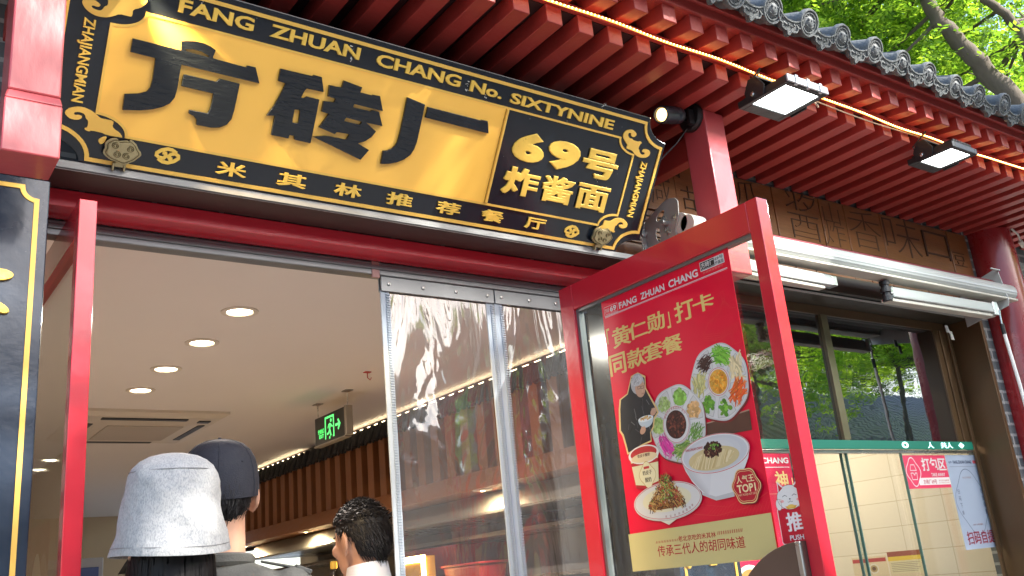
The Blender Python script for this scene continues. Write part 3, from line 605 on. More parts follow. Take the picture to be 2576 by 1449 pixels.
# ------------------------------------------------------------------ glass doors
def door_right():
    t = thing('glass_door', 'red framed glass door swung open toward the street, carrying the red food poster', 'door', (2.225, 2.62, .01), 'red framed glass doors')
    q = MB(); q.box(2.2, 2.25, 2.550, 2.625, .01, 2.44); q.build('stile', doorred, t, bevel=.002)
    q = MB(); q.box(2.2, 2.25, 1.648, 1.692, .01, 2.44); q.build('stile', doorred, t, bevel=.002)
    q = MB(); q.box(2.2005, 2.2495, 1.6922, 2.5498, 2.342, 2.4395); q.build('top_rail', doorred, t, bevel=.002)
    q = MB(); q.box(2.2005, 2.2495, 1.6922, 2.5498, .01, .22); q.build('bottom_rail', doorred, t, bevel=.002)
    q = MB(); q.box(2.2205, 2.2285, 1.6922, 2.5498, .22, 2.342); q.build('glass_pane', clear, t)
    q = MB(); q.box(2.212, 2.238, 2.537, 2.5498, .22, 2.342); q.box(2.212, 2.238, 1.6922, 2.537, 2.331, 2.342); q.build('glazing_bead', track, t)
    f = (Vector((2.2, 1.692, 1.125)), -Y, Z, -X)
    q = MB(); q.prism([circ(0, 0, .305, .305, 40, 90, 270)], f, -.008, .02)
    q.build('handle', mat('brown_steel_handle', (.16,.12,.10), .38, metal=.7, var=.2, nscale=5), t, bevel=.004)
    q = MB(); q.box(2.176, 2.1995, 1.694, 1.712, .83, 1.43); q.build('handle_bar', steel, t, bevel=.003)
door_right()
def door_left():
    t = thing('glass_door', 'red framed glass door folded inward at the left side of the doorway', 'door', (.472, 2.9, .01), 'red framed glass doors')
    x0, x1 = .452, .496
    q = MB(); q.box(x0, x1, 2.412, 2.455, .01, 2.44); q.build('stile', doorred, t, bevel=.002)
    q = MB(); q.box(x0, x1, 3.30, 3.36, .01, 2.44); q.build('stile', doorred, t, bevel=.002)
    q = MB(); q.box(x0+.0005, x1-.0005, 2.4552, 3.2998, 2.342, 2.4395); q.build('top_rail', doorred, t, bevel=.002)
    q = MB(); q.box(x0+.0005, x1-.0005, 2.4552, 3.2998, .01, .22); q.build('bottom_rail', doorred, t, bevel=.002)
    q = MB(); q.box(.470, .478, 2.4552, 3.2998, .22, 2.342); q.build('glass_pane', clear, t)
door_left()
def sticker_back():
    f = (Vector((.4798, 0, 0)), Y, Z, X)
    q = MB(); w0 = (.40,.02,.035)
    q.box(.4785, .4795, 2.72, 3.02, 1.20, 1.66, col=w0)
    f = frame((.4785, 0, 0), (0,-1,0), (0,0,1))
    q.prism([[(-2.87+.105*(1+.12*math.cos(4*a))*math.cos(a), 1.45+.12*(1+.12*math.cos(4*a))*math.sin(a)) for a in np.linspace(0, 2*math.pi, 40)[:-1]]], f, .0002, .0006, col=(.7,.7,.68))
    q.prism([[(-3.0,1.215),(-2.75,1.215),(-2.75,1.285),(-3.0,1.285)]], f, .0002, .0006, col=(.68,.66,.62))
    q.text('扫码点餐', (-2.99,1.222,-2.76,1.278), f, .0008, .0008, col=(.35,.02,.03), bold=.01)
    q.build('door_sticker', printm, label='red and white sticker on the glass of the left door', cat='sticker')
sticker_back()

# ------------------------------------------------------------------ the poster on the open door
PX = 2.2195
PF = (Vector((PX, 2.415, 0)), -Y, Z, -X)            # s runs to the right on the sheet, t is height
class Print(MB):
    fr = PF; lay = 0
    def L(s, step=.00002): s.lay += step; return s.lay
    def poly(s, pts, col, lay=None): d = s.L() if lay is None else lay; return s.prism([pts], s.fr, d, d, col=col)
    def band(s, pts, wd, col, closed=False): d = s.L(); return s.ribbon(pts, wd, s.fr, d, d, col=col, closed=closed)
    def t(s, body, box, col, bold=.0, keep=False, shear=0., rot=False): d = s.L(); return s.text(body, box, s.fr, d, d, col=col, bold=bold, keep=keep, shear=shear, rot=rot)
    def rect(s, x0, y0, x1, y1, col): return s.poly([(x0,y0),(x1,y0),(x1,y1),(x0,y1)], col)
    def frame(s, x0, y0, x1, y1, wd, col): return s.band([(x0,y0),(x1,y0),(x1,y1),(x0,y1)], wd, col, True)
    def shade(s, cx, cy, rx, ry, c0, c1, n=6, rot=0., off=(0,0)):
        for i in range(n):
            k = i/(n-1) if n > 1 else 0; f = 1-k*.75
            s.poly(circ(cx+off[0]*k, cy+off[1]*k, rx*f, ry*f, 32, rot=rot), tuple(a+(b-a)*k for a, b in zip(c0, c1)))
    def food(s, cx, cy, rx, ry, cols, n, kind, size, ang=None):
        for i in range(n):
            a = random.uniform(0, 6.283); q = math.sqrt(random.random()); x_, y_ = cx+rx*q*math.cos(a), cy+ry*q*math.sin(a)
            c = random.choice(cols); sc_ = random.uniform(.6,1.2); c = tuple(v*sc_ for v in c); d = s.L(.000002)
            if kind == 'blob': s.prism([circ(x_, y_, size*random.uniform(.6,1.2), size*random.uniform(.5,.9), 7, rot=random.uniform(0,3))], s.fr, d, d, col=c)
            else:
                th = (ang if ang is not None else 0)+random.uniform(-.5,.5)*(1 if ang is not None else 6)
                l = size*random.uniform(.7,1.5); b = random.uniform(-.4,.4)
                pts = [(x_+l*u*math.cos(th)-b*l*u*u*math.sin(th), y_+l*u*math.sin(th)+b*l*u*u*math.cos(th)) for u in (-1,-.5,0,.5,1)]
                s.ribbon(pts, size*.2, s.fr, d, d, col=c)
WH = (.64,.64,.62); RD = (.74,.004,.034); GD = (.72,.54,.17); BG = (.58,.50,.21); BK = (.02,.02,.022)
P = Print()
P.prism([[(0,1.39),(.612,1.39),(.612,2.352),(0,2.352)]], PF, -.0012, 0, col=RD)
x0, z0, x1, z1 = PBOX['line'] if isinstance(PBOX['line'], list) else PBOX['line']
P.band([(.012,z0+.004),(.598,z1-.002)], .0022, WH); P.band([(.012,z0+.0005),(.598,z1-.0055)], .0012, WH)
for body, (a, b_, c_, d_) in PTXT:
    if body.startswith('FANG'): P.t('FANG', (a,b_,a+.092,d_-.003), WH, bold=.03); P.t('ZHUAN', (a+.112,b_,a+.230,d_-.002), WH, bold=.03); P.t('CHANG', (a+.250,b_,c_,d_), WH, bold=.03)
    elif body in '「」': P.t(body, (a+.012,b_,c_-.012,d_), GD, bold=.02)
    else: P.t(body, (a,b_,c_,d_), GD, bold=.022)
a, b_, c_, d_ = PBOX['logoL']; P.frame(a+.01,b_+.002,c_,d_,.0012,WH); P.t('69', (a+.04,b_+.010,c_-.006,d_-.004), WH, bold=.03); P.t('京味道', (a+.014,b_+.012,a+.036,d_-.006), WH); P.t('TASTE OF HOME', (a+.016,b_+.004,c_-.006,b_+.008), WH)
a, b_, c_, d_ = PBOX['logoR']; P.rect(a,b_+.004,c_,d_,WH); P.rect(a+.002,b_+.007,a+.062,d_-.002,BK); P.t('方砖厂', (a+.004,b_+.013,a+.060,d_-.004), WH, bold=.02); P.t('FANG ZHUAN CHANG', (a+.004,b_+.008,a+.060,b_+.0115), WH); P.t('69号', (a+.065,b_+.021,c_-.003,d_-.003), BK, bold=.01); P.t('炸酱面', (a+.064,b_+.007,c_-.003,b_+.019), BK, bold=.01)
P.t('米其林推荐餐厅', (a+.008,b_-.006,c_-.008,b_+.001), (.75,.25,.2))
# faint line drawing of roofs in the background
dim = (.75,.05,.05)
(tx0,ty0),(tx1,ty1),(tx2,ty2) = PBOX['temple']
P.band([(tx1-.006,ty1-.03),(tx1-.006,ty1),(tx1+.006,ty1),(tx1+.006,ty1-.03)], .001, dim)
P.band([(tx1,ty1-.02),(tx1-.02,ty1-.06),(tx0+.03,ty0+.03),(tx0,ty0)], .0012, dim); P.band([(tx1,ty1-.02),(tx1+.02,ty1-.06),(.606,ty0+.05)], .0012, dim)
for k in range(9): P.band([(tx1,ty1-.03),(tx0+.02+k*.018,ty0+.028-.004*math.sin(k))], .0006, dim)
for k in range(4): P.band([(tx0,ty0-k*.006),(tx0+.07,ty0-.012-k*.007),(.608,ty0+.006-k*.006)], .0009, dim)
for k in range(3): P.frame(tx0+.05+k*.035,ty0-.06,tx0+.078+k*.035,ty0-.024,.0009,dim)
for k in range(18): P.band([(.36+k*.013,1.535-.002*k),(.40+k*.0125,1.56-.0005*k)], .0008, dim)
P.band([(.30,1.545),(.40,1.53),(.52,1.54),(.608,1.575)], .0014, dim); P.band([(.34,1.57),(.45,1.55),(.60,1.60)], .001, dim)
for k in range(10): P.band([(.03+k*.014,1.70-.01*k),(.05+k*.014,1.71-.01*k)], .0008, dim)
# brick block under the plates
bq = PBOX['brick']; P.poly([bq[0],bq[3],bq[2],bq[1]], (.10,.045,.03)); P.band([bq[0],bq[1]], .004, (.35,.22,.15))
# petal plates
def plate(key, sauce, fills):
    (lx,ly),(rx,ry),(txx,ty),(bx_,by) = PBOX[key]; cx, cy = (lx+rx)/2, (ty+by)/2; ra, rb = (rx-lx)/2, (ty-by)/2
    out = [(cx+ra*(1+.02*math.cos(7*t-2.45))*math.cos(t), cy+rb*(1+.02*math.cos(7*t-2.45))*math.sin(t)) for t in np.linspace(0, 2*math.pi, 71)[:-1]]
    P.poly([(x_+.004, y_-.007) for x_, y_ in out], (.18,.02,.02)); P.poly(out, (.52,.52,.50)); P.poly([(cx+(x_-cx)*.965, cy+(y_-cy)*.965) for x_, y_ in out], WH)
    (s0,_),(s1,_),(_,s2),(_,s3) = PBOX[sauce]; sx, sy, sr, sb = (s0+s1)/2, (s2+s3)/2, (s1-s0)/2, (s2-s3)/2
    for i, (cols, kind, size, n, sc) in enumerate(fills):
        t = 2*math.pi*i/7+.35; hw = math.pi/7*.86
        def sector(k0, k1, w_): return [(cx+ra*k1*math.cos(t+w_*u), cy+rb*k1*math.sin(t+w_*u)) for u in np.linspace(-1,1,9)]+[(cx+ra*k0*math.cos(t+w_*.8*u), cy+rb*k0*math.sin(t+w_*.8*u)) for u in np.linspace(1,-1,6)]
        P.poly(smooth2(sector(.40,.93,hw)), (.42,.42,.40)); P.poly(smooth2(sector(.42,.915,hw*.93)), (.58,.58,.555))
        px_, py_ = cx+ra*.69*math.cos(t), cy+rb*.69*math.sin(t)
        P.food(px_, py_, ra*.205, rb*.195, cols, int(n*1.7), kind, size, t+1.4 if kind != 'blob' else None)
    return sx, sy, sr, sb
G1 = (.20,.42,.05); G2 = (.10,.30,.03); YL = (.62,.52,.14)
sx, sy, sr, sb = plate('plate1', 'p1sauce', [([(.72,.60,.34)],'str',.024,26,1),([(.12,.42,.03),(.2,.5,.05)],'str',.02,40,1),([(.03,.012,.01),(.06,.02,.015)],'str',.012,60,1),([(.60,.54,.20),(.5,.5,.2)],'str',.018,36,1),([G2,(.16,.40,.04)],'blob',.009,26,1),([G2,(.2,.45,.05)],'blob',.009,14,1),([(.75,.10,.02),(.8,.2,.03)],'str',.018,46,1)])
P.poly(circ(sx, sy, sr, sb, 30), WH); P.band(circ(sx, sy, sr*.93, sb*.93, 30), .0018, (.5,.02,.02), True); P.poly(circ(sx, sy, sr*.84, sb*.84, 30), (.66,.34,.06)); P.food(sx, sy, sr*.72, sb*.72, [(.80,.36,.03),(.85,.48,.08),(.7,.25,.02)], 130, 'blob', .006)
sx, sy, sr, sb = plate('plate2', 'p2sauce', [([(.62,.36,.13),(.7,.42,.18)],'blob',.008,40,1),([G1,(.28,.55,.10)],'blob',.009,46,1),([(.34,.48,.14),(.5,.6,.3)],'blob',.007,60,1),([(.34,.50,.12),(.45,.6,.2)],'blob',.007,70,1),([(.66,.04,.30),(.75,.1,.4)],'str',.02,34,1),([(.14,.30,.05),(.3,.42,.1)],'str',.02,40,1),([(.14,.30,.05)],'str',.016,20,1)])
P.poly(circ(sx+.003, sy-.004, sr, sb, 30), (.45,.44,.42)); P.poly(circ(sx, sy, sr, sb, 30), WH); P.band(circ(sx, sy, sr*.96, sb*.96, 30), .0014, (.5,.02,.02), True)
for k in range(11): 
    t = R(35+11*k); P.t('方砖厂炸酱面老北京味道'[k], (sx+sr*.88*math.cos(t)-.004, sy+sb*.88*math.sin(t)-.004, sx+sr*.88*math.cos(t)+.004, sy+sb*.88*math.sin(t)+.004), (.35,.02,.02))
P.poly(circ(sx, sy, sr*.76, sb*.76, 30), (.05,.012,.008)); P.food(sx, sy, sr*.66, sb*.66, [(.10,.02,.015),(.03,.008,.006),(.20,.05,.03)], 110, 'blob', .005)
# man holding a bowl: pale outline, dark jacket, grey hair
mo = PBOX['man']; mc = (sum(p[0] for p in mo)/len(mo), sum(p[1] for p in mo)/len(mo))
P.poly([(mc[0]+(p[0]-mc[0])*1.09, mc[1]+(p[1]-mc[1])*1.05) for p in mo], (.72,.52,.22)); P.poly(mo, (.022,.024,.026))
(h0,_),(h1,_),(_,h2),(_,h3) = PBOX['mhead']; hx_, hy_ = (h0+h1)/2, (h2+h3)/2; hr, hh = (h1-h0)/2, (h2-h3)/2
P.poly(circ(hx_-.004, hy_+.008, hr*1.0, hh*.95, 24), (.42,.42,.42)); P.poly(circ(hx_+.006, hy_-.010, hr*.74, hh*.80, 24), (.55,.33,.22)); P.poly(circ(hx_-.006, hy_+.020, hr*.92, hh*.50, 20), (.50,.50,.50))
P.food(hx_-.008, hy_+.02, hr*.7, hh*.4, [(.6,.6,.6),(.3,.3,.3)], 30, 'str', .008, .6)
P.frame(hx_-.006,hy_-.010,hx_+.008,hy_-.002,.0012,BK); P.frame(hx_+.011,hy_-.012,hx_+.024,hy_-.004,.0012,BK); P.band([(hx_+.009,hy_-.030),(hx_+.022,hy_-.029)], .0018, (.35,.12,.10)); P.poly(circ(hx_+.016,hy_-.019,.004,.006,10), (.62,.38,.26))
for k in range(16):
    a = (mc[0]+random.uniform(-.06,.05), mc[1]+random.uniform(-.09,.05)); P.band([a,(a[0]+random.uniform(-.02,.02),a[1]-random.uniform(.01,.035))], .0030, random.choice([(.07,.075,.08),(.14,.15,.15),(.010,.010,.011)]))
P.band([(hx_+.012,hy_-.045),(hx_+.004,hy_-.10),(hx_,hy_-.17)], .0016, (.10,.10,.10))
(b0,_),(b1,_),(_,b2),(_,b3) = PBOX['mbowl']; bcx = (b0+b1)/2; P.poly(circ(bcx, b2-.004, (b1-b0)/2, .030, 22, 180, 360), (.52,.60,.64)); P.poly(circ(bcx, b2-.004, (b1-b0)/2, .010, 22), (.72,.78,.80)); P.food(bcx, b2-.003, .026, .006, [(.65,.32,.08),(.7,.5,.2)], 26, 'blob', .004)
for hx2, hy2 in PBOX['mhand']:
    P.poly(circ(hx2, hy2, .016, .011, 14, rot=.5), (.56,.33,.22))
    for k in range(4): P.band([(hx2-.008+k*.005,hy2+.002),(hx2-.004+k*.005,hy2+.013)], .0032, (.60,.37,.25))
# yoghurt cup
(c0,cy0),(c1,cy1),(ct,cty),(cm,cmy),(cb0,cby0),(cb1,cby1),(cbb,cbby),_,_ = PBOX['cup']
P.poly([(c0+.006,cty-.035),(cb0,cby0),(cbb,cbby),(cb1,cby1),(c1-.006,cty-.032)], (.72,.66,.40)); P.poly([(cb0-.001,cby0+.012),(cb0,cby0),(cbb,cbby),(cb1,cby1),(cb1+.001,cby1+.012),(cbb,cbby+.010)], (.45,.02,.03)); P.poly([(c0+.008,cmy+.010),(c1-.008,cmy+.010),(c1-.010,cmy-.002),(c0+.010,cmy-.002)], (.45,.02,.03))
P.poly(circ((c0+c1)/2,(cty+cmy)/2,(c1-c0)/2,(cty-cmy)/2,30), (.76,.74,.68)); P.poly(circ((c0+c1)/2,(cty+cmy)/2+.004,(c1-c0)/2*.86,(cty-cmy)/2*.72,30), (.50,.04,.04)); P.poly(circ((c0+c1)/2,(cty+cmy)/2-.010,(c1-c0)/2*.84,(cty-cmy)/2*.5,26), (.74,.60,.36)); P.t('奶皮子酸奶', ((c0+c1)/2-.03,(cty+cmy)/2-.008,(c0+c1)/2+.03,(cty+cmy)/2+.003), (.1,.03,.03), bold=.02)
lob = [((c0+c1)/2+.006+.036*(1+.10*math.cos(4*t))*math.cos(t), (cmy+cbby)/2+.004+.040*(1+.10*math.cos(4*t))*math.sin(t)) for t in np.linspace(0, 2*math.pi, 40)[:-1]]
P.poly(lob, (.76,.70,.44)); P.band(lob, .0016, (.45,.25,.06), True); P.t('奶皮子', ((c0+c1)/2-.016,(cmy+cbby)/2+.004,(c0+c1)/2+.028,(cmy+cbby)/2+.019), (.03,.02,.02), bold=.01); P.t('酸奶', ((c0+c1)/2-.008,(cmy+cbby)/2-.020,(c0+c1)/2+.022,(cmy+cbby)/2-.004), (.03,.02,.02), bold=.01); P.rect((c0+c1)/2-.008,(cmy+cbby)/2+.024,(c0+c1)/2+.018,(cmy+cbby)/2+.032,(.5,.04,.04))
# noodle bowl
(l0,lz),(r0_,rz),(tt,tz),(bb,bz),(fb,fbz),(fl0,fl0z),(fr0,fr0z),_,_ = PBOX['bowl']; bcx, bcy = (l0+r0_)/2, (tz+bz)/2+.001; bra, brb = (r0_-l0)/2, (tz-bz)/2
P.poly([(fl0,fl0z+.012),(fl0,fl0z-.006),(fb,fbz),(fr0,fr0z-.006),(fr0,fr0z+.018)], (.48,.48,.48))
bodyp = [(l0+.002,bcy-.008),(l0+.012,bcy-.036),(l0+.034,bcy-.072),(fl0-.006,fl0z+.010),(fl0+.002,fl0z+.002),(fb,fbz+.012),(fr0,fr0z+.008),(fr0+.008,fr0z+.016),(r0_-.034,bcy-.062),(r0_-.012,bcy-.032),(r0_-.002,bcy-.004)]
P.poly(bodyp, (.66,.66,.65))
for k in range(6): P.poly([(l0+.004+.012*k,bcy-.014-.004*k),(l0+.03+.008*k,bcy-.062),(fl0+.002+.006*k,fl0z+.006),(fl0+.03,fbz+.016),(l0+.12,bcy-.05)], tuple(.48+.028*k for _ in range(3)))
P.poly(circ(bcx,bcy,bra,brb,44), (.66,.66,.65)); P.band(circ(bcx,bcy,bra*.985,brb*.975,44), .0018, (.55,.05,.05), True)
P.shade(bcx, bcy-.001, bra*.93, brb*.92, (.52,.54,.56), (.64,.64,.62), 5, off=(.0,.012))
P.poly(circ(bcx-.006,bcy-.014,bra*.74,brb*.60,30), (.56,.46,.24))
for k in range(46):
    u = -1+2*k/45+random.uniform(-.05,.05); xx = bcx-.012+u*bra*.56; h = brb*.52*math.sqrt(max(.05, 1-u*u*.9)); c = random.choice([(.66,.55,.30),(.58,.46,.22),(.70,.60,.36),(.50,.38,.17)]); d = P.L(.000002)
    P.ribbon([(xx+.012, bcy-.012+h*.7), (xx+random.uniform(-.004,.006), bcy-.014), (xx-.014+random.uniform(-.005,.005), bcy-.016-h*.9)], .0040, PF, d, d, col=c)
P.food(bcx-.004,bcy+.014,.036,.024,[(.05,.015,.01),(.10,.03,.02),(.02,.006,.005)],120,'blob',.006); P.food(bcx+.002,bcy+.018,.02,.014,[(.15,.35,.05)],14,'blob',.004)
P.t('FANG ZHUAN CHANG', (l0+.024,bcy+.022,l0+.10,bcy+.030), (.45,.03,.03), bold=.02, shear=.4)
# noodle dish
(d0_,dz0),(d1_,dz1),(dt,dtz),(db,dbz),(ff,ffz),(fa,faz),(fb_,fbz_),(ap,apz),(pl_,plz),(pr_,prz) = PBOX['dish']; dcx, dcy = (d0_+d1_)/2, (dtz+dbz)/2; dra, drb = (d1_-d0_)/2, (dtz-dbz)/2
P.poly([(fa,faz+.02),(fa+.004,faz),(ff,ffz),(fb_-.004,fbz_),(fb_,fbz_+.02)], (.70,.66,.52)); P.poly(circ(dcx+.001,dcy-.004,dra,drb,40), (.55,.52,.45)); P.poly(circ(dcx,dcy,dra,drb,40), (.64,.63,.59)); P.band(circ(dcx,dcy,dra*.97,drb*.95,40), .0016, (.55,.05,.05), True); P.poly(circ(dcx,dcy+.004,dra*.72,drb*.66,34), (.70,.66,.44))
for k in range(8): 
    t = R(265+9*k); P.t('老北京炸酱面馆香'[k], (dcx+dra*.84*math.cos(t)-.004,dcy+drb*.84*math.sin(t)-.004,dcx+dra*.84*math.cos(t)+.004,dcy+drb*.84*math.sin(t)+.004), (.3,.04,.03))
P.poly(smooth2([(pl_,plz),(pr_,prz),(pr_-.03,prz+.03),(ap+.03,apz-.03),(ap,apz),(ap-.04,apz-.05),(pl_+.01,plz+.03)]), (.20,.09,.03))
for k in range(300):
    u = random.random(); h = plz+(apz-plz)*u; wd = (pr_-pl_)/2*(1-u*.85); xx = (pl_+pr_)/2+(ap-(pl_+pr_)/2)*u+random.uniform(-1,1)*wd; c = random.choice([(.46,.26,.07),(.30,.13,.03),(.10,.03,.015),(.55,.36,.12),(.06,.02,.01),(.40,.05,.03)]); d = P.L(.000002); th = random.uniform(0,3.14); l = .011
    P.ribbon([(xx-l*math.cos(th),h-l*math.sin(th)),(xx,h+.003),(xx+l*math.cos(th),h+l*math.sin(th))], .0030, PF, d, d, col=c)
P.food(ap, apz-.045, .03, .04, [(.12,.34,.05),(.2,.5,.1)], 40, 'blob', .0032); P.food(dcx-.02, dcy+.02, .05, .03, [(.12,.34,.05),(.6,.5,.4)], 26, 'blob', .003)
# badge
(g0,_),(g1,_),(_,gt),(_,gb) = PBOX['badge']; gx, gy = (g0+g1)/2, (gt+gb)/2; ga, gb_ = (g1-g0)/2, (gt-gb)/2
lobe = lambda s: [(gx+ga*s*(1+.07*math.cos(6*t+.3))*math.cos(t), gy+gb_*s*(1+.05*math.cos(6*t+.3))*math.sin(t)) for t in np.linspace(0, 2*math.pi, 50)[:-1]]
P.poly([(x_+.004,y_-.004) for x_, y_ in lobe(1)], (.2,.01,.02)); P.poly(lobe(1), (.72,.56,.24)); P.poly(lobe(.94), (.45,.012,.03)); P.band(lobe(.86), .0014, (.72,.56,.24), True)
P.t('人气王', (gx-.034,gy+.010,gx+.034,gy+.032), (.78,.66,.36), bold=.02); P.t('TOP1', (gx-.036,gy-.018,gx+.036,gy+.006), (.78,.66,.36), bold=.03); P.t('FAST FOOD HOT LIST', (gx-.034,gy-.027,gx+.034,gy-.021), (.78,.66,.36))
# lower band
P.poly([(0,1.390),(.612,1.390),(.612,1.5165),(0,1.5105)], BG)
INK = (.42,.02,.02)
P.t('老北京吃的米其林', PBOX['t1'], INK, bold=.012); P.t('传承三代人的胡同味道', PBOX['t2'], INK, bold=.006)
for key in ('d1','d2'):
    a, b_, c_, d_ = PBOX[key]
    for k in range(14): x_ = a+(c_-a)*k/13; P.poly([(x_-.002,b_),(x_+.0005,b_),(x_+.004,d_),(x_+.0015,d_)], INK)
P.build('food_poster', printm, label='red poster of noodle bowls and side dishes on the open glass door', cat='poster')
# white edge of the poster sheet
# push sign
def push_sign():
    q = Print(); q.fr = (Vector((2.2195, 2.415, 0)), -Y, Z, -X); f = q.fr
    def rr(x0, y0, x1, y1, r):
        return circ(x0+r,y0+r,r,r,6,180,270)+circ(x1-r,y0+r,r,r,6,270,360)+circ(x1-r,y1-r,r,r,6,0,90)+circ(x0+r,y1-r,r,r,6,90,180)
    q.prism([rr(.629,1.424,.731,1.526,.008)], f, -.0012, 0, col=(.76,.74,.72)); q.prism([rr(.6315,1.4265,.7285,1.5235,.007)], f, .0003, .0003, col=(.55,.008,.03))
    q.lay = .0006
    q.t('推', (.655,1.458,.710,1.510), (.82,.78,.78), bold=.03); q.t('PUSH', (.658,1.434,.706,1.448), (.82,.78,.78), bold=.02)
    hd = circ(.681,1.552,.044,.034,26); q.poly(hd, (.76,.76,.74))
    for sx in (-1, 1):
        q.poly([(.681+sx*.038,1.566),(.681+sx*.014,1.580),(.681+sx*.036,1.600)][::sx], (.76,.76,.74)); q.poly([(.681+sx*.034,1.570),(.681+sx*.020,1.579),(.681+sx*.034,1.593)][::sx], (.55,.02,.04))
        q.band([(.681+sx*.009,1.555),(.681+sx*.017,1.559),(.681+sx*.025,1.555)], .0014, BK); q.poly(circ(.681+sx*.028,1.543,.006,.004,10), (.80,.40,.38))
        q.poly(circ(.681+sx*.042,1.535,.010,.016,14), (.76,.76,.74)); q.band(circ(.681+sx*.042,1.535,.010,.016,14), .0008, (.1,.08,.07), True)
        for k in range(3): q.band([(.681+sx*.030,1.548-k*.004),(.681+sx*.040,1.550-k*.005)], .0008, (.6,.2,.1))
    q.band(hd, .001, (.1,.08,.07), True); q.poly(circ(.681,1.547,.003,.002,8), BK); q.band([(.672,1.540),(.6765,1.538),(.681,1.542),(.6855,1.538),(.690,1.540)], .0009, BK)
    q.poly([(.660,1.528),(.668,1.520),(.694,1.520),(.702,1.528)][::1], (.75,.42,.06)); q.poly(circ(.681,1.527,.012,.005,14), (.80,.55,.12))
    q.build('push_sticker', printm, label='small red push sticker with a smiling white cat above it', cat='sticker')
push_sign()
# second poster behind the door glass
q = Print(); q.fr = FRY(2.775); q.prism([[(2.96,1.02),(3.60,1.02),(3.60,1.84),(2.96,1.84)]], q.fr, 0, .001, col=(.60,.012,.06)); q.lay = .0016
q.t('FANG ZHUAN CHANG', (3.05,1.795,3.585,1.822), WH, bold=.03); q.band([(3.0,1.778),(3.585,1.778)], .003, WH); q.t('神', (3.47,1.68,3.56,1.76), (.70,.50,.20), bold=.02); q.t('」', (3.565,1.68,3.592,1.73), (.70,.50,.20)); 
q.poly(circ(3.2,1.30,.09,.07,24), (.7,.68,.6)); q.poly(circ(3.2,1.30,.07,.052,24), (.4,.2,.06)); q.frame(2.99,1.05,3.57,1.66,.003,(.7,.3,.2))
q.build('wall_poster', printm, label='red poster with white heading behind the glass of the open door', cat='poster')
# take-away stickers on the serving window
q = Print(); q.fr = FRY(2.7995); q.prism([[(4.556,1.661),(4.960,1.661),(4.960,1.835),(4.556,1.835)]], q.fr, 0, .0008, col=(.70,.05,.12)); q.lay = .0012
q.rect(4.66,1.678,4.960,1.716,(.76,.72,.70)); q.poly([(4.628+.062*(1+.12*math.cos(4*t))*math.cos(t), 1.748+.072*(1+.08*math.cos(4*t))*math.sin(t)) for t in np.linspace(0,6.283,40)[:-1]], (.76,.70,.70)); q.poly([(4.628+.057*(1+.12*math.cos(4*t))*math.cos(t), 1.748+.067*(1+.08*math.cos(4*t))*math.sin(t)) for t in np.linspace(0,6.283,40)[:-1]], (.70,.05,.12))
q.band([(4.60,1.756),(4.612,1.785),(4.645,1.785),(4.657,1.756),(4.60,1.756)], .004, WH); q.band([(4.60,1.742),(4.606,1.708),(4.650,1.708),(4.656,1.742),(4.640,1.742),(4.632,1.730),(4.622,1.742),(4.60,1.742)], .004, WH)
q.t('打包区', (4.718,1.752,4.952,1.822), WH, bold=.03); q.t('TAKE AWAY', (4.79,1.722,4.925,1.740), WH, bold=.02); q.t('方砖厂69号', (4.70,1.683,4.83,1.707), (.45,.05,.08), bold=.01); q.t('老北京炸酱面馆', (4.85,1.695,4.95,1.704), (.45,.1,.1)); q.t('OLD BEIJING TASTE', (4.85,1.684,4.95,1.690), (.45,.1,.1))
q.build('take_away_sticker', printm, label='red and white take away sticker on the serving window glass', cat='sticker')
q = Print(); q.fr = FRY(2.7985); q.prism([[(4.963,1.331),(5.314,1.331),(5.314,1.836),(4.963,1.836)]], q.fr, 0, .0008, col=(.34,.41,.52)); q.lay = .0012
q.t('FANG ZHUAN CHANG', (5.03,1.788,5.22,1.806), (.03,.05,.11), bold=.03); q.t('69', (4.985,1.790,5.015,1.803), (.12,.16,.25), bold=.03); q.rect(5.235,1.788,5.295,1.805,(.55,.08,.1)); q.band([(4.985,1.772),(5.295,1.772)], .003, (.25,.28,.35))
q.band([(5.138+.150*(1+.10*math.cos(4*t+.0))*math.cos(t), 1.580+.168*(1+.06*math.cos(4*t))*math.sin(t)) for t in np.linspace(0,6.283,60)[:-1]], .003, (.08,.10,.14), True)
q.t('老北京炸酱面', (5.09,1.706,5.18,1.717), (.3,.2,.2)); q.t('方砖厂69号炸酱面', (5.09,1.452,5.19,1.462), (.3,.15,.15)); 
for k, c_ in enumerate('扫码下单'): q.t(c_, (5.008,1.625-.038*k,5.030,1.650-.038*k), (.06,.06,.10))
for k, c_ in enumerate('打包自提'): q.t(c_, (5.246,1.625-.038*k,5.268,1.650-.038*k), (.06,.06,.10))
q.t('扫码自提', (5.0,1.355,5.28,1.425), (.26,.01,.03), bold=.016)
q.build('pickup_notice', printm, label='pale blue notice sheet beside the take away sticker on the serving window', cat='notice')
# green light strip over the serving window
lb = thing('led_light_bar', 'lit green light bar with white symbols across the serving window', 'light bar', (4.5, 2.77, 1.8625))
q = MB(); q.box(3.0, 5.235, 2.772, 2.7945, 1.8635, 1.9065); q.build('housing', emit('green_light_face', (.0,.13,.085), .12), lb, bevel=.001)
q = MB(); f = FRY(2.772); em = emit('white_light_symbol', (.55,1,.95), .6)
for x_, c_ in ((4.56,'◎'),(4.80,'人'),(4.93,'共'),(4.99,'人'),(5.11,'◆')): q.text(c_, (x_-.03,1.869,x_+.03,1.901), f, .001, .001, keep=False, bold=.02)
q.build('symbol', em, lb)
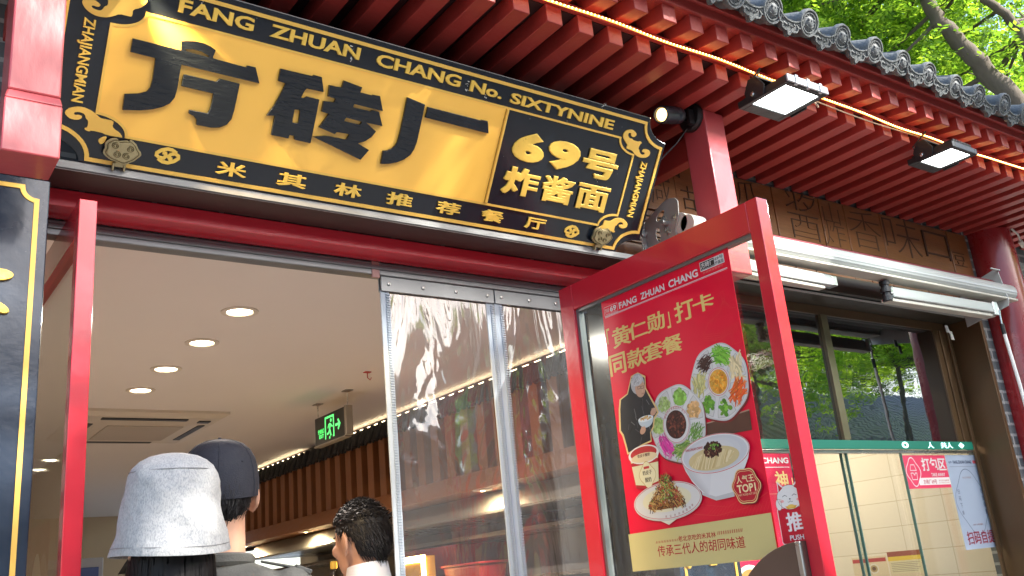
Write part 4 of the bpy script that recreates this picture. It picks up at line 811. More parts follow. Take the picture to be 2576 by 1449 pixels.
# ------------------------------------------------------------------ lamps under the eave
def flood(name, cx, cy, w_, d_, lab, rim):
    z = 3.05
    t = thing('floodlight', lab, 'floodlight', (cx, cy, z), 'floodlights under the eave')
    q = MB(); wx, wy = w_/2, d_/2
    # housing: a shallow tray with a rim, open downward round the lens
    for x0, x1, y0, y1 in ((-wx-.022,-wx,-wy-.022,wy+.05),(wx,wx+.022,-wy-.022,wy+.05),(-wx,wx,-wy-.022,-wy),(-wx,wx,wy,wy+.05)): q.box(cx+x0,cx+x1,cy+y0,cy+y1,z-.006,z+.022)
    q.box(cx-wx,cx+wx,cy-wy,cy+wy,z+.008,z+.022)
    for k in range(12): x_ = cx-wx+.01+k*(w_-.02)/11; q.box(x_-.003,x_+.003,cy-wy-.015,cy+wy+.04,z+.022,z+.042)
    q.build('housing', blackm, t, bevel=.003)
    if rim:
        q = MB(); q.box(cx-wx-.022,cx+wx+.022,cy-wy-.030,cy-wy-.0225,z-.004,z+.026)
        for k in (-.7,.0,.75): q.box(cx+k*wx-.008,cx+k*wx+.008,cy-wy-.034,cy-wy-.020,z-.009,z+.030)
        q.build('rim_clip', mat('grey_painted_metal', (.42,.44,.46), .45, metal=.4, var=.2), t, bevel=.002)
    q = MB(); q.box(cx-wx+.002,cx+wx-.002,cy-wy+.002,cy+wy-.002,z-.001,z+.006); q.build('lens', emit('floodlight_lens', (.93,1,.97), 5), t)
    # yoke on the left side, bolted to the rafters behind
    q = MB(); q.prism([[(cy+.00,z-.01),(cy+.075,z-.012),(cy+.085,z+.035),(cy+.06,3.128),(cy+.02,3.128),(cy-.01,z+.03)]], (Vector((cx-wx-.030,0,0)), Y, Z, X), 0, .004)
    q.box(cx-wx-.03,cx+wx+.03,cy+.02,cy+.06,3.1255,3.1305); q.prism([[(cy+.00,z-.01),(cy+.075,z-.012),(cy+.085,z+.035),(cy+.06,3.128),(cy+.02,3.128),(cy-.01,z+.03)]], (Vector((cx+wx+.026,0,0)), Y, Z, X), 0, .004)
    q.build('yoke', blackm, t, bevel=.001)
    q = MB(); q.lathe([(.009,0),(.009,.008),(.005,.010)], (Vector((cx-wx-.030, cy+.045, z+.012)), Y, Z, -X), 12); q.build('bolt', steel, t)
    q = MB(); p0 = Vector((cx-wx*.6, cy+wy+.01, z+.03)); q.tube([p0, p0+Vector((-.03,.01,.05)), p0+Vector((-.02,-.06,.10)), Vector((cx-wx*.2, 1.992, 3.186))], .004, 8); q.build('cable', rubber, t)
    lamp('floodlight_beam', 'AREA', (cx, cy, z-.012), 3, (.93,1,.97), .13, (0,0,-1))
flood('a', 2.820, 1.898, .198, .160, 'larger lit floodlight beside the right hanging post, grey front rim', True)
flood('b', 3.985, 1.922, .165, .150, 'smaller lit floodlight farther along the eave, all black housing', False)
def spot(p, tip, lab, e, wall, col=(1,.72,.36)):
    t = thing('spotlight', lab, 'spotlight', p, 'spotlights lighting the shop sign')
    p = Vector(p); tip = Vector(tip); ax = (tip-p).normalized(); a1 = ax.orthogonal().normalized(); b1 = ax.cross(a1); fr = (p, a1, b1, ax); L = (tip-p).length
    q = MB(); q.lathe([(.020,0),(.031,.012),(.034,.03),(.034,L*.42),(.0335,L*.425),(.035,L*.43),(.035,L-.004),(.032,L),(.028,L-.001),(.027,L-.012)], fr, 28); q.build('barrel', mat('black_anodised', (.02,.025,.035), .35, metal=.3, var=.2), t, smooth=True)
    q = MB(); q.lathe([(.0265,L-.013),(.020,L-.006),(.0005,L-.003)], fr, 24); q.build('lens', emit('spot_lens', (1,.60,.22), 1.5), t)
    bs = (Vector(wall[0]), Y, Z, Vector(wall[1]))
    q = MB(); q.lathe([(.060,0),(.060,.012),(.052,.022),(.0005,.024)], bs, 32); q.build('wall_base', blackm, t, smooth=True)
    q = MB(); c0 = bs[0]+bs[3]*.024; q.tube([c0, c0+bs[3]*.02-Z*.012, p-ax*.01, p+ax*.02], .011, 10); q.box(c0.x-.028, c0.x+.004, c0.y-.03, c0.y-.008, c0.z-.045, c0.z+.02); q.build('arm', blackm, t)
    lamp('spotlight_beam', 'SPOT', p+ax*(L+.012), e, col, .02, ax, spot=42, blend=.85)
    return t
spot((2.600,2.232,3.092), (2.455,2.205,3.050), 'black spotlight with warm lens on the right hanging post, aimed along the sign', 5, ((2.7025,2.262,3.118), -X))
spot((.44,2.15,3.07), (.515,2.185,3.00), 'black spotlight on the left hanging post above the sign', 60, ((.3605,2.26,3.08), X))
# led rope along the eave
def ropez(x): return 3.186-.006*math.sin(x*2.1)-.010*max(0, math.sin((x-3.2)*1.5))**2
rp = thing('led_rope', 'warm glowing LED rope strung along the eave batten', 'light rope', (3.8, 1.972, 3.186))
xs = np.arange(1.2, 7.4, .06)
q = MB()
for dz, dy in ((0,0),): q.tube([(x_, 1.972+dy+.003*math.sin(x_*9), ropez(x_)+dz+.002*math.sin(x_*13+dz*300)) for x_ in xs], .0042, 6)
q.build('rope_sleeve', emit('rope_glow', (1,.36,.06), 1.1), rp)
q = MB()
for x_ in np.arange(1.2, 7.4, .0165): q.ball((x_, 1.972-.0035+.003*math.sin(x_*9), ropez(x_)-.001+.002*math.sin(x_*13)), .0030, 5)
q.build('led_bead', emit('led_bead', (1,.60,.20), 7), rp, kind='stuff')
q = MB()
q.tube([(x_, 1.985+.002*math.sin(x_*5), 3.172-.012*math.sin((x_-3.0)*3.2)**2) for x_ in np.arange(3.0,4.3,.05)], .0032, 6)
q.tube([(2.96,1.86,3.045),(3.03,1.90,3.07),(3.09,1.965,3.165),(3.12,1.985,3.182)], .004, 6)
q.build('loose_cable', mat('cream_cable', (.55,.45,.33), .5), label='cream cable drooping below the LED rope', cat='cable')
q = MB(); q.tube([(2.70-.0+.0,2.262,3.13),(2.60,2.28,3.128)], .003, 6)
q.tube([(2.66,2.262,3.06),(2.60,2.275,2.99),(2.55,2.33,2.93),(2.53,2.36,2.88)], .0028, 6); q.build('sign_cable', rubber, label='thin black cable hanging from the spotlight to the sign edge', cat='cable')
# ------------------------------------------------------------------ awning
aw = thing('retractable_awning', 'white folding arm awning rolled up over the serving window', 'awning', (3.95, 2.4, 2.56))
AY, AZ = 2.405, 2.684
q = MB(); pr = []
for i in range(40):
    a = 2*math.pi*i/40; pr.append((a, .047*(1+(.035 if i % 2 else 0)*(1 if 8 < i < 24 else 0))))
vs = []; fs = []
for xx in (2.66, 5.315):
    for a, r0 in pr: vs.append((xx, AY+r0*math.cos(a), AZ+r0*math.sin(a)))
for i in range(40): j = (i+1) % 40; fs.append((i, j, j+40, i+40))
q.add(vs, fs); q.add(vs[:40], [tuple(range(40))]); q.add(vs[40:], [tuple(range(39,-1,-1))]); q.build('front_rail', awnw, aw)
q = MB(); q.tube([(2.66,2.455,2.700),(5.20,2.455,2.700)], .036, 16); q.build('roller', awnw, aw, smooth=True)
q = MB(); q.tube([(2.67,2.440,2.722),(5.19,2.440,2.722)], .040, 18); q.build('rolled_cloth', awncloth, aw, smooth=True)
q = MB(); q.box(2.66, 5.31, 2.36, 2.44, 2.6285, 2.640); q.build('lower_lip', mat('awning_cream', (.52,.50,.43), .5, var=.2), aw, bevel=.003)
def arm(xa, xb, ya, yb, za):
    q = MB(); q.hexa([(xa,ya,za),(xb,yb,za),(xb,yb+.055,za),(xa,ya+.055,za),(xa,ya,za+.052),(xb,yb,za+.052),(xb,yb+.055,za+.052),(xa,ya+.055,za+.052)]); q.build('folding_arm', awnw, aw, bevel=.005)
arm(2.75, 3.65, 2.385, 2.400, 2.550); arm(4.115, 5.03, 2.39, 2.372, 2.540)
q = MB(); q.hexa([(2.75,2.39,2.532),(3.60,2.41,2.532),(3.60,2.45,2.532),(2.75,2.45,2.532),(2.75,2.39,2.5485),(3.60,2.41,2.5485),(3.60,2.45,2.5485),(2.75,2.45,2.5485)]); q.build('lower_arm', MATS['awning_cream'], aw, bevel=.004); q = MB(); q.hexa([(4.09,2.40,2.520),(5.06,2.385,2.520),(5.06,2.44,2.520),(4.09,2.45,2.520),(4.09,2.40,2.5385),(5.06,2.385,2.5385),(5.06,2.44,2.5385),(4.09,2.45,2.5385)]); q.build('lower_arm', MATS['awning_cream'], aw, bevel=.004)
q = MB()
for x_, y_ in ((4.085,2.41),): q.lathe([(.024,-.045),(.024,-.02),(.018,-.018),(.018,-.004),(.026,-.002),(.026,.018),(.018,.020),(.018,.034),(.024,.036),(.024,.055)], (Vector((x_,y_,2.566)), X, Y, Z), 18)
q.build('elbow_joint', blackm, aw, smooth=True)
q = MB(); q.box(3.652, 3.69, 2.402, 2.45, 2.552, 2.60); q.box(4.095, 4.114, 2.388, 2.44, 2.552, 2.586); q.box(5.032, 5.075, 2.37, 2.43, 2.525, 2.60); q.build('arm_end', steel, aw, bevel=.003)
q = MB(); q.prism([[(2.62,2.535),(2.365,2.59),(2.355,2.62),(2.375,2.80),(2.40,2.81),(2.62,2.745)][::-1]], (Vector((5.19,0,0)), Y, Z, X), 0, .006); q.box(5.10,5.196,2.362,2.372,2.795,2.802); q.build('bracket_plate', awnw, aw, bevel=.002)
# galvanised left bracket with two slots
pl = MB(); of = [(2.512,2.612),(2.345,2.612),(2.352,2.65),(2.322,2.70),(2.316,2.76),(2.330,2.778),(2.358,2.787),(2.40,2.783),(2.50,2.745),(2.512,2.735)]
pl.prism([of[::-1], circ(2.42,2.735,.028,.014,14,rot=-.5), circ(2.445,2.664,.013,.030,14)], (Vector((2.60,0,0)), Y, Z, X), 0, .005)
pl.box(2.575,2.605,2.513,2.5175,2.60,2.745)
pl.build('bracket_plate', galv, aw, bevel=.0015)
q = MB()
for y_, z_ in ((2.40,2.715),(2.385,2.652),(2.40,2.668),(2.345,2.70)): q = MB(); q.lathe([(.0125,0),(.0125,.003),(.007,.004),(.007,.010),(.0005,.011)], (Vector((2.60,y_,z_)), Y, Z, -X), 8); q.build('bracket_bolt', steel, aw)
q = MB(); q.tube([(2.60,2.385,2.69),(2.565,2.385,2.69)], .010, 10); q.build('bracket_pin', steel, aw)
for y_, z_ in ((2.51,2.70),(2.51,2.63)): q = MB(); q.hexa([(2.572,y_-.004,z_-.02),(2.588,y_-.004,z_-.028),(2.604,y_-.004,z_-.01),(2.586,y_-.004,z_+.014),(2.572,y_,z_-.02),(2.588,y_,z_-.028),(2.604,y_,z_-.01),(2.586,y_,z_+.014)]); q.build('bracket_washer', steel, aw)
q = MB(); q.tube([(2.606,2.33,2.672),(2.66,2.33,2.672)], .042, 20); q.tube([(2.606,2.29,2.655),(2.68,2.29,2.655)], .036, 20); q.build('rail_end_cap', MATS['awning_cream'], aw, smooth=True)
# crank rod hanging from the gear eye
rod = thing('crank_rod', 'white awning crank rod with steel hook hanging in front of the red column', 'crank rod', (5.16, 2.395, 1.02))
q = MB(); ring = [(5.118+.016*math.cos(a), 2.40, 2.585+.030*math.sin(a)) for a in np.linspace(0, 6.283, 20)]; q.tube(ring, .005, 8)
q.tube([(5.112,2.397,2.545),(5.122,2.396,2.575),(5.136,2.395,2.568),(5.128,2.396,2.52),(5.126,2.396,2.48)], .0055, 8); q.build('hook', steel, rod, smooth=True)
q = MB(); q.tube([(5.126,2.396,2.488),(5.128,2.396,2.43)], .011, 12); q.build('grip', rubber, rod, smooth=True)
q = MB(); q.tube([(5.128,2.396,2.431),(5.152,2.396,2.15),(5.19,2.396,1.05)], .0095, 14); q.build('shaft', white, rod, smooth=True)
q = MB(); q.prism([[(4.985,2.535),(5.012,2.535),(5.020,2.503),(5.045,2.503),(5.050,2.455),(5.024,2.455),(5.018,2.495),(4.992,2.495)]], FRY(2.64), 0, .004); q.build('small_bracket', white, label='small white Z shaped bracket under the window lintel', cat='bracket')
q = MB(); q.tube([(5.60,2.424,3.13),(5.66,2.42,3.10),(5.72,2.44,3.05),(5.82,2.44,3.0)], .006, 8); q.tube([(5.70,2.435,3.068),(5.74,2.44,3.04)], .014, 10); q.build('overhead_cable', mat('old_white_cable', (.5,.47,.42), .6), label='whitish cable looping past the top of the red column', cat='cable')
# ------------------------------------------------------------------ interior shell
q = MB(); q.box(-.5, 3.42, 2.85, 13, 2.65, 2.70); q.build('ceiling', plaster, kind='structure')
q = MB(); q.box(-.5, 8, 2.7, 13.2, .004, .05); q.build('floor', mat('interior_floor', (.60,.57,.55), .35, var=.2), kind='structure')
cream = mat('cream_wall', (.52,.40,.27), .6, var=.06)
q = MB(); q.box(-.6, -.5, 2.81, 13.1, 0, 2.7); q.box(-.5, 3.6, 13.0, 13.1, 0, 2.7); q.build('interior_wall', cream, B)
def tilemat():
    M = bpy.data.materials.new('cream_wall_tile'); M.use_nodes = True; n = M.node_tree.nodes; L = M.node_tree.links
    b_ = n['Principled BSDF']; b_.inputs['Roughness'].default_value = .3
    tc = n.new('ShaderNodeTexCoord'); mp = n.new('ShaderNodeMapping'); mp.inputs['Rotation'].default_value = (R(90), 0, R(90))
    sp = n.new('ShaderNodeSeparateXYZ'); cb = n.new('ShaderNodeCombineXYZ'); ad = n.new('ShaderNodeMath'); ad.operation = 'ADD'
    L.new(tc.outputs['Object'], sp.inputs[0]); L.new(sp.outputs[0], ad.inputs[0]); L.new(sp.outputs[1], ad.inputs[1]); L.new(ad.outputs[0], cb.inputs[0]); L.new(sp.outputs[2], cb.inputs[1])
    bt = n.new('ShaderNodeTexBrick'); bt.offset = 0; bt.inputs['Scale'].default_value = 1; bt.inputs['Brick Width'].default_value = .30; bt.inputs['Row Height'].default_value = .15; bt.inputs['Mortar Size'].default_value = .0025
    bt.inputs['Color1'].default_value = (.68,.58,.46,1); bt.inputs['Color2'].default_value = (.72,.62,.49,1); bt.inputs['Mortar'].default_value = (.50,.41,.29,1)
    L.new(cb.outputs[0], bt.inputs['Vector']); L.new(bt.outputs['Color'], b_.inputs['Base Color']); return M
ctile = tilemat()
q = MB(); q.box(5.40, 5.48, 2.865, 5.0, 0, 2.7); q.box(3.9, 5.40, 5.0, 5.08, 0, 2.7); q.box(3.9,5.4,2.87,5.0,2.5,2.56); q.build('serving_room', ctile, B)
q = MB(); q.box(3.05, 5.36, 2.90, 2.95, .05, .95); q.box(3.05,5.36,2.9,3.3,.951,.99); q.build('serving_counter', steel, B, bevel=.004)
t = thing('ceiling_panel_light', 'lit square panel lamp on the serving room ceiling', 'ceiling light', (4.6, 3.7, 2.5))
q = MB(); q.box(4.35, 4.85, 3.45, 3.95, 2.485, 2.4995); q.build('diffuser', emit('panel_diffuser', (1,.88,.70), 4), t)
lamp('panel_glow', 'AREA', (4.6, 3.7, 2.47), 8, (1,.90,.78), .5, (0,0,-1))
# notices on the tile wall
def notice(y0, y1, z0, z1, fn, lab):
    q = Print(); q.fr = (Vector((5.3985, y1, 0)), -Y, Z, -X); w_ = y1-y0; q.prism([[(0,z0),(w_,z0),(w_,z1),(0,z1)]], q.fr, 0, .0008, col=(.66,.52,.34)); q.lay = .001; fn(q, w_, z0, z1); q.build('wall_notice', printm, label=lab, cat='notice')
def n1(q, w_, z0, z1):
    q.rect(.004, z1-.035, w_-.006, z1-.012, (.42,.05,.04)); q.poly(circ(w_*.6, z1-.075, .035, .03, 20), (.66,.6,.5)); q.poly(circ(w_*.6, z1-.075, .026, .022, 18), (.40,.28,.12)); q.poly(circ(w_*.6, z1-.075, .014, .012, 14), (.12,.05,.02))
def n2(q, w_, z0, z1):
    q.rect(0, z1-.03, w_, z1, (.30,.07,.03)); q.rect(0, z1-.055, w_, z1-.03, (.70,.48,.04)); q.rect(0, z0, w_, z0+.03, (.70,.48,.04)); q.rect(.01, z1-.13, w_-.01, z1-.058, (.66,.56,.34))
    for k in range(6): q.rect(.015, z1-.07-.010*k, w_-.02-.01*(k % 3), z1-.066-.010*k, (.35,.28,.18))
notice(3.57, 3.82, 1.12, 1.335, n1, 'cream notice with a red stripe and a small food picture on the tiled wall')
notice(3.33, 3.56, 1.12, 1.352, n2, 'yellow and brown notice sheet on the tiled wall')
# downlights
def downlight():
    t = thing('downlight', 'x', 'downlight', (0,0,2.65), 'recessed ceiling downlights')
    f = (Vector((0,0,2.65)), X, Y, -Z)
    q = MB(); q.lathe([(.082,0),(.081,.005),(.060,.007),(.056,.003),(.056,.0005)], f, 32); q.build('trim_ring', mat('downlight_trim', (.70,.64,.56), .45), t, smooth=True)
    q = MB(); q.lathe([(.0555,.001),(.0005,.0035)], f, 32); q.build('lens', emit('downlight_lens', (1,.86,.60), 5), t)
    return t
d0 = downlight(); labs = ['nearest ceiling downlight, biggest in view with a clear trim ring','second ceiling downlight of the row from the doorway','third ceiling downlight of the row from the doorway','fourth ceiling downlight, just before the air conditioner','far downlight seen just left of the door stile','farthest downlight, lowest at the left behind the door glass']
for i, y_ in enumerate((3.90,4.452,5.02,5.562,8.20,8.72)):
    o = d0 if i == 0 else dup(d0); o.location = (1.413+.01*(i % 2), y_, 2.65); o['label'] = labs[i]
    lamp('downlight_glow', 'AREA', (1.413, y_, 2.638), (10,5,3,2,1.6,1.6)[i], ((1,.88,.78),(1,.84,.70),(1,.78,.58))[min(i,2)], .10, (0,0,-1))
# cassette air conditioner
ac = thing('air_conditioner', 'white ceiling cassette air conditioner with dark vent slots', 'air conditioner', (1.70, 6.67, 2.65))
q = MB()
A0 = [(1.22,6.12),(2.15,6.12),(2.15,7.22),(1.22,7.22)]; A1 = [(1.27,6.17),(2.10,6.17),(2.10,7.17),(1.27,7.17)]; A2 = [(1.42,6.40),(1.95,6.40),(1.95,6.98),(1.42,6.98)]
def ring(a, za, b_, zb):
    k = len(a); q.add([(x_,y_,za) for x_,y_ in a]+[(x_,y_,zb) for x_,y_ in b_], [(i,(i+1)%k,(i+1)%k+k,i+k) for i in range(k)])
ring(A0,2.65,A0,2.632); ring(A0,2.632,A1,2.612); ring(A1,2.612,A2,2.600); q.add([(x_,y_,2.600) for x_,y_ in A2],[(3,2,1,0)]); q.build('panel', mat('cassette_plastic', (.62,.56,.48), .45, var=.05), ac)
q = MB(); q.box(1.36,1.90,6.205,6.255,2.602,2.612); q.box(1.36,1.90,7.08,7.13,2.602,2.611); q.box(1.30,1.35,6.4,6.98,2.602,2.610); q.box(2.02,2.07,6.4,6.98,2.602,2.610); q.box(1.98,2.06,6.24,6.30,2.600,2.611); q.build('vent_slot', blackm, ac, bevel=.004)
q = MB(); q.box(1.44,1.93,6.42,6.96,2.5945,2.5995); q.build('grille', mat('grille_grey', (.46,.41,.36), .6), ac)
# exit sign on chains
ex = thing('exit_sign', 'green glowing exit sign with running figure and arrow hung on chains', 'exit sign', (2.62, 5.58, 2.36))
q = MB(); q.box(2.620, 2.650, 5.355, 5.815, 2.366, 2.550); q.build('panel', mat('exit_black', (.012,.014,.014), .3), ex, bevel=.003)
q = MB(); q.box(2.612, 2.66, 5.325, 5.354, 2.364, 2.553); q.box(2.612, 2.66, 5.355, 5.82, 2.355, 2.3655); q.build('edge_trim', mat('exit_grey_trim', (.30,.27,.22), .4, metal=.4), ex, bevel=.002)
EFc = (Vector((2.620, 5.80, 2.375)), -Y, Z, -X); gr = emit('exit_green', (.12,1,.22), .35)
q = MB()
q.text('安全出口', (.035,.060,.130,.092), EFc, .001, .001, bold=.02); q.text('EXIT', (.05,.030,.122,.054), EFc, .001, .001, bold=.03)
q.ribbon([(.150,.012),(.150,.150),(.275,.150),(.275,.020),(.262,.020)], .014, EFc, .001, .001)
q.prism([circ(.236,.124,.012,.012,14)], EFc, .001, .001); q.ribbon([(.228,.105),(.214,.070),(.224,.045),(.232,.024)], .016, EFc, .001, .001); q.ribbon([(.214,.070),(.200,.046),(.172,.042)], .013, EFc, .0012, .0012); q.ribbon([(.226,.104),(.205,.100),(.190,.078)], .010, EFc, .0014, .0014); q.ribbon([(.230,.104),(.245,.085),(.262,.082)], .010, EFc, .0014, .0014); q.prism([circ(.213,.015,.008,.010,10)], EFc, .001, .001)
q.ribbon([(.300,.080),(.362,.080)], .016, EFc, .001, .001); q.ribbon([(.340,.112),(.368,.080),(.340,.048)], .016, EFc, .0013, .0013)
q.build('symbol', gr, ex)
for y_ in (5.79, 5.34):
    q = MB()
    for k in range(5): zc = 2.565+.016*k; q.tube([(2.634+(.004 if k % 2 else 0)*math.cos(a), y_+(.004 if k % 2 == 0 else .001)*math.cos(a), zc+.010*math.sin(a)) for a in np.linspace(0,6.283,10)], .0014, 5)
    q.box(2.61,2.66,y_-.035,y_+.035,2.644,2.6495); q.build('chain', steel, ex)
q = MB(); q.box(2.505,2.545,4.83,4.86,2.645,2.6495); q.tube([(2.525,4.845,2.645),(2.525,4.845,2.615),(2.54,4.84,2.600),(2.545,4.835,2.615)], .003, 6); q.build('ceiling_hook', mat('hook_red', (.45,.03,.02), .5), label='small red hook screwed into the ceiling', cat='hook')
# slatted wall with little tiled canopy, LED strip on top
sl = thing('slat_canopy', 'dark tiled indoor canopy over vertical wooden slats along the right interior wall', 'canopy', (3.36, 5.9, 1.9))
q = MB(); q.box(3.37, 3.42, 2.86, 9.2, 1.9, 2.649); q.build('back_panel', soffdark, sl)
eav = mat('canopy_black_tile', (.016,.018,.020), .55, var=.5, nscale=30, bump=.4, bscale=60)
q = MB(); q.hexa([(3.28,2.86,2.49),(3.37,2.86,2.49),(3.37,9.2,2.49),(3.28,9.2,2.49),(3.32,2.86,2.608),(3.37,2.86,2.608),(3.37,9.2,2.608),(3.32,9.2,2.608)])
for k in range(52): y_ = 2.95+.12*k; q.tube([(3.272,y_,2.482),(3.318,y_,2.612)], .022, 8); q.prism([[(y_+.03,2.492),(y_+.09,2.492),(y_+.06,2.468)]], (Vector((3.276,0,0)), Y, Z, X), 0, .01)
q.build('canopy_tile', eav, sl)
q = MB()
for k in range(34): y_ = 2.95+.188*k; q.box(3.290, 3.3695, y_-.047, y_+.047, 2.055, 2.489)
q.build('slat', slatwood, sl, bevel=.003)
q = MB(); q.hexa([(3.05,2.86,1.92),(3.30,2.86,1.92),(3.30,9.2,1.92),(3.05,9.2,1.92),(3.22,2.86,2.054),(3.37,2.86,2.054),(3.37,9.2,2.054),(3.22,9.2,2.054)]); q.build('soffit', slatwood, sl)
ls = thing('led_strip', 'white LED strip glowing along the top of the indoor canopy', 'light strip', (3.335, 6.2, 2.610))
q = MB(); y_ = 3.2
while y_ < 9.0:
    if not 7.25 < y_ < 7.62: q.box(3.327, 3.334, y_, y_+.013, 2.613, 2.6185)
    y_ += .024
q.build('led_chip', emit('strip_led', (1,.80,.50), 4), ls, kind='stuff')
q = MB(); q.box(3.322,3.366,3.2,7.25,2.609,2.6125); q.box(3.322,3.366,7.62,9.0,2.609,2.6125); q.build('tape', white, ls)
for i, (x_, y_) in enumerate(((3.12,4.61),(3.14,7.2),(3.16,8.6))):
    q = MB(); f = (Vector((x_,y_,1.9195)), X, Y, -Z); q.lathe([(.06,0),(.058,.006),(.04,.008)], f, 20)
    t = q.build('soffit_light', mat('downlight_trim', (.7,.64,.56), .45), group='lamps under the slatted canopy', label=['lamp under the slatted canopy nearest the doorway, behind the curtain','middle lamp under the slatted canopy, left of the dark haired head','farthest lamp under the slatted canopy, near the capped man'][i], cat='downlight')
    q = MB(); q.lathe([(.039,.006),(.0005,.009)], f, 20); q.build('lens', emit('soffit_lens', (1,.75,.36), 26), t)
    lamp('soffit_glow', 'AREA', (x_, y_, 1.90), 2.5, (1,.74,.42), .07, (0,0,-1))
# kitchen side below the canopy
k_ = thing('range_hood', 'long grey stainless range hood below the wooden soffit', 'hood', (3.55, 5.5, 1.70))
q = MB(); q.hexa([(3.20,2.9,1.80),(3.9,2.9,1.80),(3.9,8.6,1.80),(3.20,8.6,1.80),(3.26,2.9,1.915),(3.9,2.9,1.915),(3.9,8.6,1.915),(3.26,8.6,1.915)]); q.build('canopy', mat('hood_steel', (.36,.36,.33), .4, metal=.6, var=.2), k_, bevel=.003)
q = MB(); q.box(3.19,3.90,2.9,8.6,1.785,1.7995); q.build('rim', steel, k_)
q = MB(); q.box(3.86,3.95,2.9,9.0,.05,1.92); q.build('kitchen_wall', mat('grey_kitchen_tile', (.42,.40,.37), .35, var=.15, nscale=4), B)
q = MB(); q.box(3.45,3.855,3.3,8.8,1.675,1.70); q.box(3.45,3.855,3.3,8.8,1.40,1.42); shelf = q.build('kitchen_shelf', steel, label='steel kitchen shelf under the range hood', cat='shelf', bevel=.002)
jars = ['dark lidded jar on the kitchen shelf, nearest the glass door','dark lidded jar on the kitchen shelf, second from the glass door','dark lidded jar on the kitchen shelf, third from the glass door','dark lidded jar on the kitchen shelf, fourth from the glass door','dark lidded jar on the kitchen shelf, farthest from the glass door']
for i in range(5):
    y_ = 3.75+.26*i; q = MB(); q.lathe([(.07,0),(.085,.02),(.085,.055),(.075,.068),(.03,.078)], (Vector((3.55,y_,1.7005)), X, Y, Z), 18)
    q.build('storage_jar', mat('dark_jar', (.03,.028,.03), .35, var=.4), smooth=True, label=jars[i], cat='jar', group='jars on the kitchen shelf')
t = thing('red_bin', 'red plastic tub on the kitchen counter seen through the curtain', 'tub', (3.35, 5.12, 1.33))
q = MB(); q.hexa([(3.28,4.93,1.33),(3.44,4.93,1.33),(3.44,5.30,1.33),(3.28,5.30,1.33),(3.25,4.90,1.51),(3.46,4.90,1.51),(3.46,5.33,1.51),(3.25,5.33,1.51)]); q.build('body', mat('red_plastic', (.42,.02,.03), .35), t, bevel=.015)
q = MB(); q.box(3.24,3.47,4.89,5.34,1.511,1.525); q.build('rim', MATS['red_plastic'], t, bevel=.005)
q = MB(); q.box(3.40,3.85,5.4,6.2,1.421,1.66); q.build('red_cabinet', mat('dark_red_panel', (.20,.012,.03), .4), label='dark red box on the kitchen shelf behind the white curtain zip', cat='box', bevel=.01)
q = MB(); q.box(3.05,3.60,3.0,8.8,1.28,1.325); q.box(3.10,3.60,3.0,8.8,.05,1.279); q.build('kitchen_counter', mat('counter_grey', (.30,.28,.26), .4, var=.15), label='grey kitchen counter along the right interior wall', cat='counter', bevel=.004)
t = thing('light_box', 'bright yellow lit box sign on the counter behind the curtain', 'light box', (3.2, 5.57, 1.325))
q = MB(); q.box(3.16,3.24,5.40,5.75,1.326,1.60); q.build('case', mat('amber_case', (.55,.30,.05), .4), t)
q = MB(); q.box(3.152,3.1595,5.42,5.75,1.565,1.605); q.box(3.152,3.1595,5.385,5.43,1.42,1.605); q.build('lit_edge', emit('light_box_edge', (1,.70,.25), 9), t)
bt = thing('sauce_bottle', 'dark glass bottle with gold cap standing left of the dark haired head', 'bottle', (2.60, 5.55, 1.325))
fb = (Vector((2.60,5.55,1.325)), X, Y, Z)
q = MB(); q.lathe([(.045,0),(.048,.02),(.048,.17),(.020,.215),(.018,.24)], fb, 20); q.build('glass', mat('dark_bottle', (.015,.010,.008), .1, coat=.5), bt, smooth=True)
q = MB(); q.lathe([(.021,.24),(.023,.25),(.022,.285),(.0005,.29)], fb, 18); q.build('cap', gold, bt, smooth=True)
q = MB(); q.lathe([(.0485,.03),(.0485,.10)], fb, 20); q.build('paper_label', mat('paper_tan', (.4,.22,.10), .6), bt)
q = MB(); q.box(2.35,2.95,5.2,6.1,1.28,1.3245); q.box(2.4,2.9,5.25,6.05,.05,1.279); q.build('side_table', mat('dark_table', (.05,.03,.02), .4), label='dark sideboard holding the sauce bottle', cat='sideboard', bevel=.004)
# far end: fridge
t = thing('display_fridge', 'pale grey upright fridge at the far end behind the bucket hat', 'fridge', (2.2, 11.5, .05))
q = MB(); q.box(1.75,2.55,11.3,11.95,.05,2.05); q.build('case', mat('fridge_grey', (.42,.42,.46), .4), t, bevel=.01)
q = MB(); q.box(1.80,2.50,11.28,11.299,.9,1.95); q.build('door', mat('fridge_blue', (.10,.14,.32), .25), t, bevel=.004)
q = MB(); q.box(2.46,2.50,11.25,11.279,1.2,1.6); q.build('handle', steel, t, bevel=.004)
t = thing('slat_partition', 'short slatted partition with dark canopy at the far end, left of the bucket hat', 'partition', (2.9, 9.9, .05))
q = MB(); q.box(2.45,3.37,9.9,9.95,.05,1.80); q.build('back_panel', soffdark, t)
q = MB()
for k in range(9): q.box(2.47+.1*k,2.52+.1*k,9.86,9.8995,.05,1.80)
q.build('slat', slatwood, t)
q = MB(); q.hexa([(2.38,9.75,1.80),(3.37,9.75,1.80),(3.37,9.95,1.80),(2.38,9.95,1.80),(2.48,9.85,1.96),(3.37,9.85,1.96),(3.37,9.95,1.96),(2.48,9.95,1.96)]); q.build('canopy', eav, t)
